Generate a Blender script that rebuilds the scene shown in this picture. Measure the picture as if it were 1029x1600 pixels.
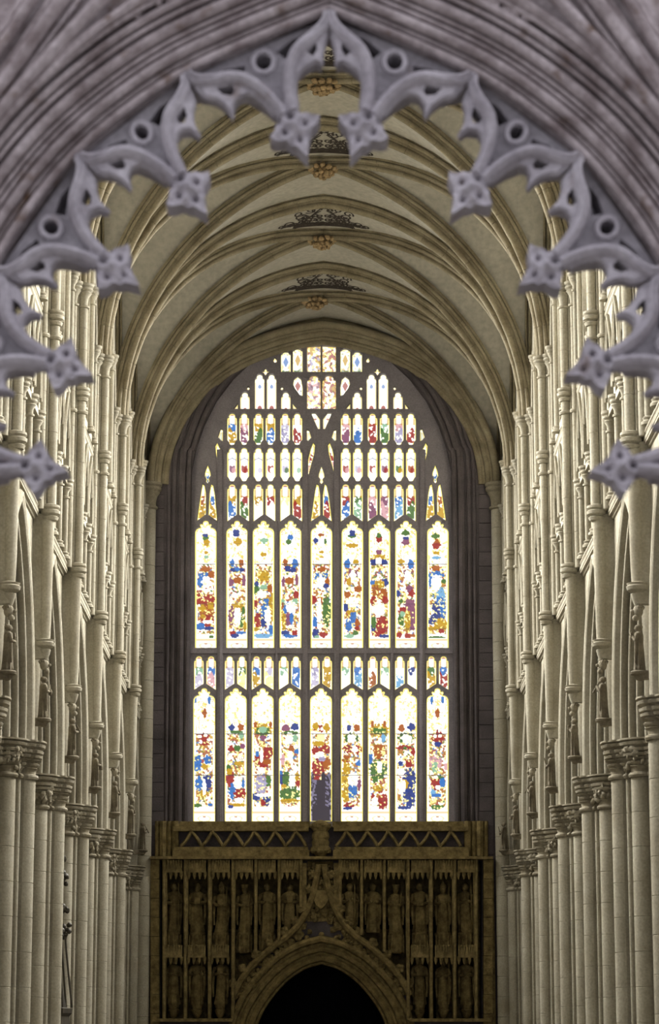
import bpy, bmesh, math, random
import numpy as np
from mathutils import Vector, Matrix
from mathutils.geometry import delaunay_2d_cdt

PI = math.pi
sc = bpy.context.scene
col = sc.collection
for o in list(bpy.data.objects):
    bpy.data.objects.remove(o, do_unlink=True)

# ------------------------------------------------------------------ camera
E = 1.7                                  # eye height above the nave floor
F = 4200.0                               # focal length in pixels of the 1029 x 1600 frame
PITCH = math.radians(12.1)
YAW = 9.5 / F
cam_d = bpy.data.cameras.new('camera')
cam = bpy.data.objects.new('camera', cam_d)
col.objects.link(cam)
cam.location = (0, 0, E)
cam.rotation_euler = (PI / 2 + PITCH, 0, -YAW)
cam_d.sensor_fit = 'VERTICAL'
cam_d.sensor_height = 36.0
cam_d.sensor_width = 24.0
cam_d.lens = F * 36.0 / 1600.0
cam_d.clip_start = 0.2
cam_d.clip_end = 300
cam_d.dof.use_dof = True
cam_d.dof.focus_distance = 56.0
cam_d.dof.aperture_fstop = 6.3
sc.camera = cam
CR = cam.rotation_euler.to_matrix()

# ------------------------------------------------------------------ light
sc.view_settings.view_transform = 'Standard'
sc.view_settings.look = 'None'
sc.view_settings.gamma = 1.0
sc.view_settings.use_curve_mapping = False
sc.view_settings.exposure = 0.0
sc.cycles.use_denoising = True
sc.cycles.max_bounces = 8
sc.cycles.diffuse_bounces = 2
sc.cycles.sample_clamp_indirect = 4.0
world = bpy.data.worlds.new('sky')
sc.world = world
world.use_nodes = True
wb = world.node_tree.nodes['Background']
wb.inputs[0].default_value = (0.80, 0.79, 0.88, 1)       # dull overcast daylight coming in by the crossing
wb.inputs[1].default_value = 0.96
CLER_POWER = 1850.0                                       # one clerestory window
CLER_COLOR = (1.0, 0.975, 0.905)
CLER_TILT = math.radians(26)                             # skylight slants down through the panes
CLER_SPREAD = math.radians(98)
CLER_TURN = math.radians(33)                             # and mostly from the bright western sky

# ------------------------------------------------------------------ levels (above the floor) and plan of the nave
BAY = 4.9
YW = 66.45                                # west wall
PIERS = [YW - BAY * i for i in range(0, 7)]          # 66.45 (respond) ... 37.05
Z_CAP = 5.30 + E
Z_LS = 9.00 + E
Z_US = 12.22 + E
Z_SP = 14.26 + E
Z_CR = 19.28 + E
XW = 4.62                                 # arcade wall face
XC = 5.30                                 # centre line of the piers
A_, B_ = 4.5, BAY / 2


def P(x, y, Y):
    """photograph pixel -> point on the vertical plane at depth Y"""
    d = CR @ Vector(((x - 514.5) / F, (800 - y) / F, -1.0))
    k = Y / d.y
    return Vector((d.x * k, Y, E + d.z * k))


def _vault_c():
    h = Z_CR - Z_SP
    c = (h * h - A_ * A_) / (2 * A_)
    return c, A_ + c


VC, VR = _vault_c()


def D(t):
    t = min(abs(t), 1.0)
    return Z_SP + math.sqrt(max(VR * VR - (A_ * t + VC) ** 2, 0.0))


# ------------------------------------------------------------------ materials
def srgb(r, g, b):
    return tuple(((c / 255) / 12.92 if c / 255 < 0.04045 else ((c / 255 + 0.055) / 1.055) ** 2.4) for c in (r, g, b)) + (1,)


def stone(name, c1, c2, scale=1.2, rough=0.85, bump=0.25, stain=None, fine=28.0):
    m = bpy.data.materials.new(name)
    m.use_nodes = True
    nt = m.node_tree
    bs = nt.nodes['Principled BSDF']
    bs.inputs['Roughness'].default_value = rough
    bs.inputs['Specular IOR Level'].default_value = 0.2
    geo = nt.nodes.new('ShaderNodeNewGeometry')
    n1 = nt.nodes.new('ShaderNodeTexNoise')
    n1.inputs['Scale'].default_value = scale
    n1.inputs['Detail'].default_value = 6
    n1.inputs['Roughness'].default_value = 0.65
    nt.links.new(geo.outputs['Position'], n1.inputs['Vector'])
    r1 = nt.nodes.new('ShaderNodeValToRGB')
    r1.color_ramp.elements[0].position = 0.34
    r1.color_ramp.elements[1].position = 0.66
    r1.color_ramp.elements[0].color = c1
    r1.color_ramp.elements[1].color = c2
    nt.links.new(n1.outputs['Fac'], r1.inputs['Fac'])
    out = r1.outputs['Color']
    n2 = nt.nodes.new('ShaderNodeTexNoise')
    n2.inputs['Scale'].default_value = fine
    n2.inputs['Detail'].default_value = 4
    nt.links.new(geo.outputs['Position'], n2.inputs['Vector'])
    mr = nt.nodes.new('ShaderNodeMapRange')
    mr.inputs['From Min'].default_value = 0.3
    mr.inputs['From Max'].default_value = 0.7
    mr.inputs['To Min'].default_value = 0.82
    mr.inputs['To Max'].default_value = 1.08
    nt.links.new(n2.outputs['Fac'], mr.inputs['Value'])
    mx = nt.nodes.new('ShaderNodeMix')
    mx.data_type = 'RGBA'
    mx.blend_type = 'MULTIPLY'
    mx.inputs[0].default_value = 1.0
    nt.links.new(out, mx.inputs[6])
    nt.links.new(mr.outputs['Result'], mx.inputs[7])
    out = mx.outputs[2]
    if stain:
        n3 = nt.nodes.new('ShaderNodeTexNoise')
        n3.inputs['Scale'].default_value = stain[1]
        n3.inputs['Detail'].default_value = 5
        nt.links.new(geo.outputs['Position'], n3.inputs['Vector'])
        r3 = nt.nodes.new('ShaderNodeValToRGB')
        r3.color_ramp.elements[0].position = stain[2]
        r3.color_ramp.elements[1].position = stain[2] + 0.16
        r3.color_ramp.elements[0].color = (0, 0, 0, 1)
        r3.color_ramp.elements[1].color = (1, 1, 1, 1)
        nt.links.new(n3.outputs['Fac'], r3.inputs['Fac'])
        m3 = nt.nodes.new('ShaderNodeMix')
        m3.data_type = 'RGBA'
        nt.links.new(r3.outputs['Color'], m3.inputs[0])
        nt.links.new(out, m3.inputs[6])
        m3.inputs[7].default_value = stain[0]
        out = m3.outputs[2]
    # every separately built stone gets a slightly different tone
    oi = nt.nodes.new('ShaderNodeObjectInfo')
    mo = nt.nodes.new('ShaderNodeMapRange')
    mo.inputs['To Min'].default_value = 0.965
    mo.inputs['To Max'].default_value = 1.03
    nt.links.new(oi.outputs['Random'], mo.inputs['Value'])
    m4 = nt.nodes.new('ShaderNodeMix')
    m4.data_type = 'RGBA'
    m4.blend_type = 'MULTIPLY'
    m4.inputs[0].default_value = 1.0
    nt.links.new(out, m4.inputs[6])
    nt.links.new(mo.outputs['Result'], m4.inputs[7])
    nt.links.new(m4.outputs[2], bs.inputs['Base Color'])
    bp = nt.nodes.new('ShaderNodeBump')
    bp.inputs['Strength'].default_value = bump
    bp.inputs['Distance'].default_value = 0.02
    nt.links.new(n2.outputs['Fac'], bp.inputs['Height'])
    nt.links.new(bp.outputs['Normal'], bs.inputs['Normal'])
    return m


def plain(name, c, rough=0.6, metal=0.0, noise=0.0):
    m = bpy.data.materials.new(name)
    m.use_nodes = True
    nt = m.node_tree
    bs = nt.nodes['Principled BSDF']
    bs.inputs['Roughness'].default_value = rough
    bs.inputs['Metallic'].default_value = metal
    n = nt.nodes.new('ShaderNodeTexNoise')
    n.inputs['Scale'].default_value = 14
    r = nt.nodes.new('ShaderNodeValToRGB')
    k = 0.55
    r.color_ramp.elements[0].color = (c[0] * k, c[1] * k, c[2] * k, 1)
    r.color_ramp.elements[1].color = c
    r.color_ramp.elements[0].position = 0.35
    r.color_ramp.elements[1].position = 0.6
    nt.links.new(n.outputs['Fac'], r.inputs['Fac'])
    nt.links.new(r.outputs['Color'], bs.inputs['Base Color'])
    return m


M_STONE = stone('pale_limestone', (0.29, 0.262, 0.20, 1), (0.385, 0.358, 0.288, 1), stain=((0.20, 0.165, 0.10, 1), 0.9, 0.66))
M_CAP = stone('carved_limestone', (0.20, 0.172, 0.118, 1), (0.33, 0.30, 0.235, 1), scale=3.0, bump=0.4)
M_STATUE = stone('weathered_statue_stone', (0.12, 0.10, 0.07, 1), (0.23, 0.20, 0.145, 1), scale=5.0, bump=0.5)
M_CELL = stone('vault_plaster', (0.46, 0.44, 0.39, 1), (0.52, 0.50, 0.445, 1), scale=0.7, bump=0.1, fine=9)
M_RIB = stone('vault_rib_stone', (0.195, 0.162, 0.105, 1), (0.34, 0.30, 0.215, 1), scale=1.8, bump=0.3)
M_WEST = stone('grimy_glare_tinted_west_stone', (0.07, 0.061, 0.068, 1), (0.115, 0.10, 0.11, 1), scale=1.5, bump=0.3)  # dark from grime; the purple cast imitates glare from the window
M_SCREEN = stone('brown_screen_stone', (0.11, 0.084, 0.035, 1), (0.29, 0.222, 0.095, 1), scale=6.0, bump=0.5)
M_TRACERY = stone('glare_tinted_tracery_stone', (0.25, 0.23, 0.265, 1), (0.32, 0.295, 0.335, 1), scale=2.0, bump=0.2)  # pale lilac colour stands in for the window's glare over the mullions
M_CANOPY = stone('lilac_grey_canopy_stone', (0.43, 0.40, 0.43, 1), (0.66, 0.63, 0.66, 1), scale=6.0, bump=0.15, fine=60,
                 stain=((0.24, 0.16, 0.12, 1), 9.0, 0.64))
M_MOULD = stone('pinkish_moulding_stone', (0.27, 0.22, 0.215, 1), (0.68, 0.61, 0.61, 1), scale=9.0, bump=0.15, fine=60,
                stain=((0.17, 0.105, 0.065, 1), 13.0, 0.60))
M_FLOOR = stone('worn_floor_stone', (0.24, 0.22, 0.18, 1), (0.36, 0.33, 0.28, 1), scale=1.0)
M_GOLD = plain('gilded_carving', (0.44, 0.31, 0.16, 1), rough=0.6, metal=0.0)
M_PAINT = plain('black_scroll_paint', (0.035, 0.025, 0.02, 1), rough=0.9)
M_OAK = plain('dark_carved_oak', (0.05, 0.04, 0.025, 1), rough=0.6)
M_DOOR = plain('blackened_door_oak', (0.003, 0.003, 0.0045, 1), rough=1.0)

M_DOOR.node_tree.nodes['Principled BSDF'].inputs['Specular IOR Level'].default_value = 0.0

M_GLASS = bpy.data.materials.new('stained_glass')
M_GLASS.use_nodes = True
_nt = M_GLASS.node_tree
_b = _nt.nodes['Principled BSDF']
_a = _nt.nodes.new('ShaderNodeAttribute')
_a.attribute_name = 'glass'
_nt.links.new(_a.outputs['Color'], _b.inputs['Emission Color'])
_b.inputs['Emission Strength'].default_value = 1.0
_b.inputs['Base Color'].default_value = (0.02, 0.02, 0.02, 1)
_b.inputs['Roughness'].default_value = 0.3
M_GLASS.cycles.emission_sampling = 'AUTO'

M_CLER = bpy.data.materials.new('clerestory_glass')
M_CLER.use_nodes = True
_nt = M_CLER.node_tree
_b = _nt.nodes['Principled BSDF']
_v = _nt.nodes.new('ShaderNodeTexVoronoi')
_v.inputs['Scale'].default_value = 5
_r = _nt.nodes.new('ShaderNodeValToRGB')
_r.color_ramp.elements[0].color = (0.25, 0.30, 0.45, 1)
_r.color_ramp.elements[1].color = (0.6, 0.65, 0.75, 1)
_nt.links.new(_v.outputs['Color'], _r.inputs['Fac'])
_nt.links.new(_r.outputs['Color'], _b.inputs['Emission Color'])
_b.inputs['Emission Strength'].default_value = 0.7
_b.inputs['Base Color'].default_value = (0.05, 0.06, 0.08, 1)
M_CLER.cycles.emission_sampling = 'NONE'


# ------------------------------------------------------------------ mesh helpers
class MB:
    def __init__(self):
        self.v = []
        self.f = []

    def add(self, vs, fs):
        n = len(self.v)
        self.v += [tuple(p) for p in vs]
        self.f += [tuple(i + n for i in f) for f in fs]

    def box(self, x0, x1, y0, y1, z0, z1):
        self.add([(x0, y0, z0), (x1, y0, z0), (x1, y1, z0), (x0, y1, z0), (x0, y0, z1), (x1, y0, z1), (x1, y1, z1), (x0, y1, z1)],
                 [(3, 2, 1, 0), (4, 5, 6, 7), (0, 1, 5, 4), (1, 2, 6, 5), (2, 3, 7, 6), (3, 0, 4, 7)])

    def loft(self, rings, closed=True, cap0=True, cap1=True):
        n = len(rings[0])
        vs = [p for r in rings for p in r]
        fs = []
        for i in range(len(rings) - 1):
            for j in range(n if closed else n - 1):
                k = (j + 1) % n
                fs.append((i * n + j, i * n + k, (i + 1) * n + k, (i + 1) * n + j))
        if closed and cap0:
            fs.append(tuple(range(n))[::-1])
        if closed and cap1:
            fs.append(tuple((len(rings) - 1) * n + j for j in range(n)))
        self.add(vs, fs)

    def lathe(self, prof, c=(0, 0, 0), seg=20, a0=0.0, a1=2 * PI):
        full = abs(a1 - a0 - 2 * PI) < 1e-6
        n = seg if full else seg + 1
        rings = []
        for r, z in prof:
            rings.append([(c[0] + r * math.cos(a0 + (a1 - a0) * j / seg), c[1] + r * math.sin(a0 + (a1 - a0) * j / seg), c[2] + z) for j in range(n)])
        self.loft(rings, closed=full)

    def tube(self, path, r, seg=8, squash=None, cap=True):
        """path of Vectors; r number or list; squash: (axis Vector, factor) stretches the section along the axis"""
        pts = [Vector(p) for p in path]
        rings = []
        prev = None
        for i, p in enumerate(pts):
            t = (pts[min(i + 1, len(pts) - 1)] - pts[max(i - 1, 0)])
            if t.length < 1e-9:
                t = Vector((0, 0, 1))
            t.normalize()
            if prev is None:
                up = Vector((0, 1, 0)) if abs(t.y) < 0.9 else Vector((0, 0, 1))
                nrm = (up - t * up.dot(t)).normalized()
            else:
                nrm = prev - t * prev.dot(t)
                nrm = nrm.normalized() if nrm.length > 1e-6 else t.orthogonal().normalized()
            prev = nrm
            bn = t.cross(nrm)
            rr = r[i] if isinstance(r, (list, tuple)) else r
            ring = []
            for j in range(seg):
                a = 2 * PI * j / seg
                q = (nrm * math.cos(a) + bn * math.sin(a)) * rr
                if squash:
                    ax, k = squash
                    q = q + ax * (q.dot(ax) * (k - 1))
                ring.append(p + q)
            rings.append(ring)
        self.loft(rings, True, cap, cap)

    def blob(self, c, r, seg=8, rings=5, rot=None, lump=0.0, rnd=None):
        c = Vector(c)
        r = (r, r, r) if not isinstance(r, (tuple, list)) else r
        vs = [Vector((0, 0, -r[2]))]
        for i in range(1, rings):
            a = -PI / 2 + PI * i / rings
            for j in range(seg):
                b = 2 * PI * j / seg
                k = 1 + (rnd.uniform(-lump, lump) if rnd else 0)
                vs.append(Vector((r[0] * math.cos(a) * math.cos(b), r[1] * math.cos(a) * math.sin(b), r[2] * math.sin(a))) * k)
        vs.append(Vector((0, 0, r[2])))
        if rot is not None:
            vs = [rot @ v for v in vs]
        fs = []
        for j in range(seg):
            fs.append((0, 1 + (j + 1) % seg, 1 + j))
        for i in range(rings - 2):
            for j in range(seg):
                k = (j + 1) % seg
                fs.append((1 + i * seg + j, 1 + i * seg + k, 1 + (i + 1) * seg + k, 1 + (i + 1) * seg + j))
        l = len(vs) - 1
        for j in range(seg):
            fs.append((l, 1 + (rings - 2) * seg + j, 1 + (rings - 2) * seg + (j + 1) % seg))
        self.add([c + v for v in vs], fs)

    def plate(self, outer, holes, fn, d0, d1, back=True):
        """flat plate with holes; fn(u, v, d) -> point; d0 front, d1 back"""
        def ccw(p):
            a = sum(p[i][0] * p[(i + 1) % len(p)][1] - p[(i + 1) % len(p)][0] * p[i][1] for i in range(len(p)))
            return list(p) if a > 0 else list(reversed(p))
        polys = [ccw(outer)] + [ccw(h) for h in holes]
        vs, faces = [], []
        for poly in polys:
            n = len(vs)
            vs += [Vector((p[0], p[1])) for p in poly]
            faces.append(list(range(n, n + len(poly))))
        res = delaunay_2d_cdt(vs, [], faces, 0, 1e-6)
        ov, of, oo = res[0], res[2], res[5]
        keep = [f for f, o in zip(of, oo) if list(o) == [0]]
        self.add([fn(p.x, p.y, d0) for p in ov], keep)
        if back:
            self.add([fn(p.x, p.y, d1) for p in ov], [tuple(reversed(f)) for f in keep])
        for poly in polys:
            n = len(poly)
            self.add([fn(p[0], p[1], d0) for p in poly] + [fn(p[0], p[1], d1) for p in poly],
                     [(i, (i + 1) % n, n + (i + 1) % n, n + i) for i in range(n)])

    def mesh(self, name, mat, smooth=40, sx=1):
        me = bpy.data.meshes.new(name)
        vs = self.v if sx == 1 else [(-p[0], p[1], p[2]) for p in self.v]
        fs = self.f if sx == 1 else [tuple(reversed(f)) for f in self.f]
        me.from_pydata(vs, [], fs)
        me.materials.append(mat)
        if smooth:
            me.polygons.foreach_set('use_smooth', [True] * len(me.polygons))
            me.set_sharp_from_angle(angle=math.radians(smooth))
        me.update()
        return me

    def build(self, name, mat, parent=None, loc=None, smooth=40, sx=1, rz=0):
        return put(name, self.mesh(name, mat, smooth, sx), parent, loc, rz)


def put(name, me, parent=None, loc=None, rz=0, rot=None):
    o = bpy.data.objects.new(name, me)
    col.objects.link(o)
    if parent is not None:
        o.parent = parent
    if loc is not None:
        o.location = loc
    if rot is not None:
        o.rotation_euler = rot
    elif rz:
        o.rotation_euler = (0, 0, rz)
    return o


def empty(name, loc=(0, 0, 0), rz=0):
    o = bpy.data.objects.new(name, None)
    col.objects.link(o)
    o.location = loc
    o.rotation_euler = (0, 0, rz)
    return o


def tag(o, label=None, cat=None, group=None, kind=None):
    if label:
        o['label'] = label
    if cat:
        o['category'] = cat
    if group:
        o['group'] = group
    if kind:
        o['kind'] = kind
    return o


def smooth_path(pts, n=6):
    """Catmull-Rom through 2-D or 3-D points"""
    p = [Vector(q) for q in pts]
    p = [p[0] * 2 - p[1]] + p + [p[-1] * 2 - p[-2]]
    out = []
    for i in range(1, len(p) - 2):
        for k in range(n):
            t = k / n
            out.append(0.5 * ((2 * p[i]) + (p[i + 1] - p[i - 1]) * t + (2 * p[i - 1] - 5 * p[i] + 4 * p[i + 1] - p[i + 2]) * t * t
                              + (3 * p[i] - p[i - 1] - 3 * p[i + 1] + p[i + 2]) * t ** 3))
    out.append(p[-2])
    return out


ORD = ['first', 'second', 'third', 'fourth', 'fifth', 'sixth', 'seventh', 'eighth']
rnd = random.Random(7)

# ================================================================== the setting
# ------------------------------------------------------------------ floor
mb = MB()
mb.box(-12, 12, -4, 68, -0.3, 0)
tag(mb.build('floor', M_FLOOR, smooth=0), 'worn stone paving of the nave', None, None, 'structure')


# ------------------------------------------------------------------ arcade walls
def arc_center(a, h):
    c = (h * h - a * a) / (2 * a)
    return c, a + c


AC, AR = arc_center(2.18, 3.42)


def arch_pts(d, n=14, c=AC, R=AR):
    """points (y, z above the springing) of the arch line set in by d, south springer to north springer"""
    r = R - d
    am = math.acos(c / r)
    half = [(-c + r * math.cos(am * i / n), r * math.sin(am * i / n)) for i in range(n + 1)]
    return [(-y, z) for y, z in half[:-1]] + [(y, z) for y, z in reversed(half)]


def lancet(yc, hw, z0, zs, za, n=8):
    """outline of a pointed opening"""
    c, R = arc_center(hw, za - zs)
    if c < 0:
        c, R = 0, hw
    am = math.acos(c / R)
    half = [(-c + R * math.cos(am * i / n), R * math.sin(am * i / n)) for i in range(n + 1)]
    p = [(yc + hw, z0)] + [(yc + y, zs + z) for y, z in half] + [(yc - y, zs + z) for y, z in reversed(half[:-1])] + [(yc - hw, z0)]
    return p


def trefoil(yc, hw, z0, zs, za, n=5):
    """cusped pointed opening"""
    p = [(yc + hw, z0), (yc + hw, zs)]
    h = za - zs
    half = [(1.0, 0.12), (0.95, 0.28), (0.80, 0.40), (0.55, 0.42), (0.62, 0.52), (0.56, 0.68), (0.36, 0.86)]
    p += [(yc + hw * a, zs + h * b) for a, b in half] + [(yc, za)] + [(yc - hw * a, zs + h * b) for a, b in reversed(half)]
    p += [(yc - hw, zs), (yc - hw, z0)]
    return p


def roll_profile():
    """moulded section of the arcade arch, from the nave face to the middle of the soffit: (set-in d, x)"""
    pts = [(0.0, XW), (0.0, XW - 0.1), (0.04, XW - 0.11), (0.075, XW - 0.08), (0.085, XW - 0.01), (0.10, XW + 0.01)]
    s0, s1 = Vector((0.10, XW + 0.01)), Vector((0.56, XW + 0.46))
    nrm = Vector((1, -1)).normalized()
    N = 4
    L = s1 - s0
    for i in range(N):
        for k in range(14):
            f = k / 14
            if f < 0.72:
                off = 0.075 * math.sin(PI * f / 0.72) ** 0.55
            else:
                off = -0.13 * math.sin(PI * (f - 0.72) / 0.28)
            q = s0 + L * ((i + f) / N) + nrm * off
            pts.append((q.x, q.y))
    pts += [(0.56, XW + 0.46), (0.60, XW + 0.5), (0.62, XC)]
    return pts


RP = roll_profile()
RP2 = RP + [(d, 2 * XC - x) for d, x in reversed(RP[:-1])]


def shared(key, fn, _c={}):
    if key not in _c:
        _c[key] = fn()
    return _c[key]


def m_arch(s):
    b = MB()
    rings = []
    for d, x in RP2:
        rings.append([(x, y, Z_CAP + z) for y, z in arch_pts(max(d, 0), 16)])
    b.loft(rings, closed=False)
    return b.mesh('arcade_arch', M_STONE, 60, s)


def m_hood(s):
    b = MB()
    rings = []
    for d, x in [(-0.09, XW + 0.005), (-0.09, XW - 0.07), (-0.04, XW - 0.12), (0.01, XW - 0.11), (0.02, XW + 0.005)]:
        rings.append([(x, y, Z_CAP + max(z, 0) + 0.0) for y, z in arch_pts(d, 16)])
    b.loft(rings, closed=False)
    return b.mesh('hood_mould', M_STONE, 50, s)


def m_string(s):
    b = MB()
    prof = [(0.02, -0.16), (-0.03, -0.14), (-0.05, -0.09), (-0.09, -0.06), (-0.1, -0.02), (-0.07, 0.02), (-0.1, 0.05), (-0.09, 0.09), (0.02, 0.13)]
    b.loft([[(XW + x, y, z) for x, z in prof] for y in (-B_ + 0.1, B_ - 0.1)], closed=False)
    return b.mesh('string_course', M_STONE, 35, s)


def m_strip(s):
    """narrow shaft that carries the statue above each pier"""
    b = MB()
    b.lathe([(0.05, 0), (0.05, 0.3)], (XW - 0.03, 0, Z_CAP), 10)
    return b.mesh('statue_shaft', M_STONE, 40, s)


CS = 4.36      # x of the middle vault shaft
SHAFTS = ((CS, 0, 0.09), (4.515, -0.175, 0.068), (4.515, 0.175, 0.068))


def m_drum(s, h):
    b = MB()
    for (x, y, r) in SHAFTS:
        b.lathe([(r - 0.007, 0), (r, 0.007), (r, h - 0.007), (r - 0.007, h)], (x, y, 0), 20)
    return b.mesh('drum', M_STONE, 24, s)


def m_ring(s):
    b = MB()
    pr = [(-0.02, -0.17), (0.03, -0.15), (0.05, -0.1), (0.02, -0.08), (0.07, -0.05), (0.075, 0.0), (0.04, 0.02), (0.07, 0.05), (0.065, 0.09), (-0.02, 0.12)]
    for (x, y, r) in SHAFTS[:1]:
        b.lathe([(r + a, z) for a, z in pr], (x, y, 0), 18)
    return b.mesh('shaft_ring', M_STONE, 35, s)


def m_ring2(s):
    b = MB()
    pr = [(-0.02, -0.04), (0.03, -0.03), (0.045, 0), (0.03, 0.03), (-0.02, 0.04)]
    for (x, y, r) in SHAFTS:
        b.lathe([(r + a, z) for a, z in pr], (x, y, 0), 14)
    return b.mesh('shaft_band', M_STONE, 35, s)


def m_spcap(s):
    b = MB()
    pr = [(0.0, -0.46), (0.03, -0.45), (0.035, -0.42), (0.0, -0.40), (0.0, -0.34), (0.02, -0.24), (0.07, -0.17), (0.05, -0.15), (0.09, -0.12),
          (0.09, -0.09), (0.06, -0.08), (0.1, -0.05), (0.11, -0.01), (0.08, 0.0), (0.0, 0.0)]
    for (x, y, r) in SHAFTS:
        b.lathe([(r + a, z) for a, z in pr], (x, y, 0), 18)
    return b.mesh('springing_capital', M_STONE, 35, s)


def m_lowshaft(s):
    b = MB()
    h = Z_LS - (6.92 + E)
    n = 4
    b.lathe([(0.085, 0), (0.095, 0.3), (0.105, h * 0.6), (0.115, h - 0.15)], (CS + 0.04, 0, 6.92 + E), 16)
    b.box(CS + 0.06, XW + 0.02, -0.07, 0.07, 6.92 + E, Z_LS - 0.05)
    return b.mesh('corbel_shaft', M_STONE, 40, s)


def m_corbel(s):
    b = MB()
    b.lathe([(0.0, -0.34), (0.05, -0.32), (0.08, -0.24), (0.10, -0.16), (0.09, -0.14), (0.15, -0.1), (0.165, -0.05), (0.14, -0.03), (0.155, 0.0), (0.085, 0.02)],
            (CS + 0.04, 0, 6.92 + E), 18)
    b.box(CS + 0.02, XW + 0.02, -0.08, 0.08, 6.62 + E, 6.92 + E)
    return b.mesh('corbel', M_STONE, 35, s)


def m_corbelhead(s):
    b = MB()
    r = random.Random(3)
    c = Vector((CS + 0.04, 0, 6.53 + E))
    b.blob(c, (0.07, 0.07, 0.095), 10, 7, lump=0.05, rnd=r)
    b.blob(c + Vector((-0.085, 0, -0.01)), (0.03, 0.02, 0.03), 6, 4)
    for k in range(9):
        a = k * 0.7
        b.blob(c + Vector((0.02 + 0.045 * math.cos(a), 0.055 * math.sin(a), 0.05 + 0.02 * math.sin(3 * a))), 0.028, 6, 4, lump=0.2, rnd=r)
    b.blob(c + Vector((-0.04, 0, -0.1)), (0.05, 0.05, 0.05), 7, 5, lump=0.1, rnd=r)
    return b.mesh('carved_head', M_CAP, 60, s)


def m_core(s):
    """wall core behind the vault shafts"""
    b = MB()
    b.box(CS + 0.06, XW + 0.05, -0.13, 0.13, Z_LS, Z_SP + 1.0)
    b.box(4.53, XW + 0.05, -0.26, 0.26, Z_LS, Z_SP + 1.0)
    return b.mesh('vault_shaft', M_STONE, 30, s)


TRI_Z0 = Z_LS + 0.12


def m_triforium(s):
    b = MB()
    n, w = 4, 1.0
    zt = Z_US - 0.14
    holes = []
    for i in range(n):
        yc = (i - (n - 1) / 2) * 1.05
        holes.append(trefoil(yc, 0.40, 10.56 + E, 10.75 + E, 11.85 + E))
    outer = [(-B_ + 0.25, 10.45 + E), (B_ - 0.25, 10.45 + E), (B_ - 0.25, zt), (-B_ + 0.25, zt)]
    b.plate(outer, holes, lambda u, v, d: (d, u, v), XW - 0.09, XW + 0.12)
    return b.mesh('triforium_arcade', M_STONE, 30, s)


def m_trihoods(s):
    """roll mouldings round the triforium arches"""
    b = MB()
    for i in range(4):
        yc = (i - 1.5) * 1.05
        o = trefoil(yc, 0.43, 10.6 + E, 10.75 + E, 11.92 + E)[1:-1]
        b.tube([(XW - 0.10, y, z) for y, z in o], 0.03, 7)
        o = lancet(yc, 0.50, 10.56 + E, 10.7 + E, 12.0 + E, 6)[1:-1]
        b.tube([(XW - 0.115, y, z) for y, z in o], 0.028, 7)
    return b.mesh('arch_roll', M_STONE, 50, s)


def m_triback(s):
    b = MB()
    holes = [lancet(i * 1.05, 0.36, 10.1 + E, 10.4 + E, 11.5 + E, 6) for i in (-1, 0, 1)]
    outer = [(-B_, 10.0 + E), (B_, 10.0 + E), (B_, Z_US), (-B_, Z_US)]
    b.plate(outer, holes, lambda u, v, d: (d, u, v), XW + 0.36, XW + 0.5)
    b.box(XW + 0.7, XW + 0.75, -B_, B_, Z_LS, Z_US)
    b.box(XW - 0.08, XW + 0.75, -B_, B_, Z_LS - 0.1, Z_LS + 0.115)
    return b.mesh('triforium_back', M_STONE, 30, s)


def m_colonnette(s, r, h):
    b = MB()
    b.lathe([(r + 0.05, 0), (r + 0.05, 0.04), (r + 0.02, 0.07), (r + 0.035, 0.1), (r, 0.13), (r, h - 0.36), (r + 0.025, h - 0.35), (r + 0.025, h - 0.32), (r, h - 0.31), (r + 0.005, h - 0.24),
             (r + 0.05, h - 0.17), (r + 0.04, h - 0.155), (r + 0.07, h - 0.12), (r + 0.07, h - 0.09), (r + 0.055, h - 0.08), (r + 0.09, h - 0.05),
             (r + 0.095, h - 0.01), (r + 0.05, h)], (0, 0, 0), 16)
    return b.mesh('colonnette', M_STONE, 35, s)


def m_clerestory(s):
    b = MB()
    z0 = Z_US + 0.1
    n = 18
    top = [(B_ * (1 - 2 * i / n), D(1 - 2 * i / n) + 0.06) for i in range(n + 1)]
    outer = [(-B_, z0), (B_, z0)] + top
    holes = [lancet(0, 0.72, z0 + 0.15, 15.2 + E, 16.9 + E), lancet(-1.38, 0.36, z0 + 0.15, 14.3 + E, 15.3 + E, 6), lancet(1.38, 0.36, z0 + 0.15, 14.3 + E, 15.3 + E, 6)]
    b.plate(outer, holes, lambda u, v, d: (d, u, v), A_ + 0.02, A_ + 0.3)
    return b.mesh('clerestory_arcade', M_STONE, 30, s)


def m_clroll(s):
    b = MB()
    z0 = Z_US + 0.1
    o = lancet(0, 0.80, z0, 15.2 + E, 17.05 + E)[1:-1]
    b.tube([(A_ + 0.0, y, z) for y, z in o], 0.06, 8)
    for k in (-1, 1):
        o = lancet(k * 1.38, 0.42, z0, 14.3 + E, 15.42 + E, 6)[1:-1]
        b.tube([(A_ + 0.0, y, z) for y, z in o], 0.045, 8)
    return b.mesh('arch_roll', M_STONE, 50, s)


def m_clshaft(s, h, r=0.06):
    return m_colonnette(s, r, h)


def m_clback(s):
    b = MB()
    outer = [(-B_, Z_US - 0.2), (B_, Z_US - 0.2), (B_, Z_CR + 0.9), (-B_, Z_CR + 0.9)]
    b.plate(outer, [lancet(0, 0.85, Z_US + 0.7, 15.4 + E, 17.3 + E)], lambda u, v, d: (d, u, v), 5.42, 5.6, back=False)
    b.box(A_ + 0.1, 5.6, -B_, B_, Z_US - 0.2, Z_US + 0.1)
    return b.mesh('clerestory_back', M_STONE, 30, s)


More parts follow.
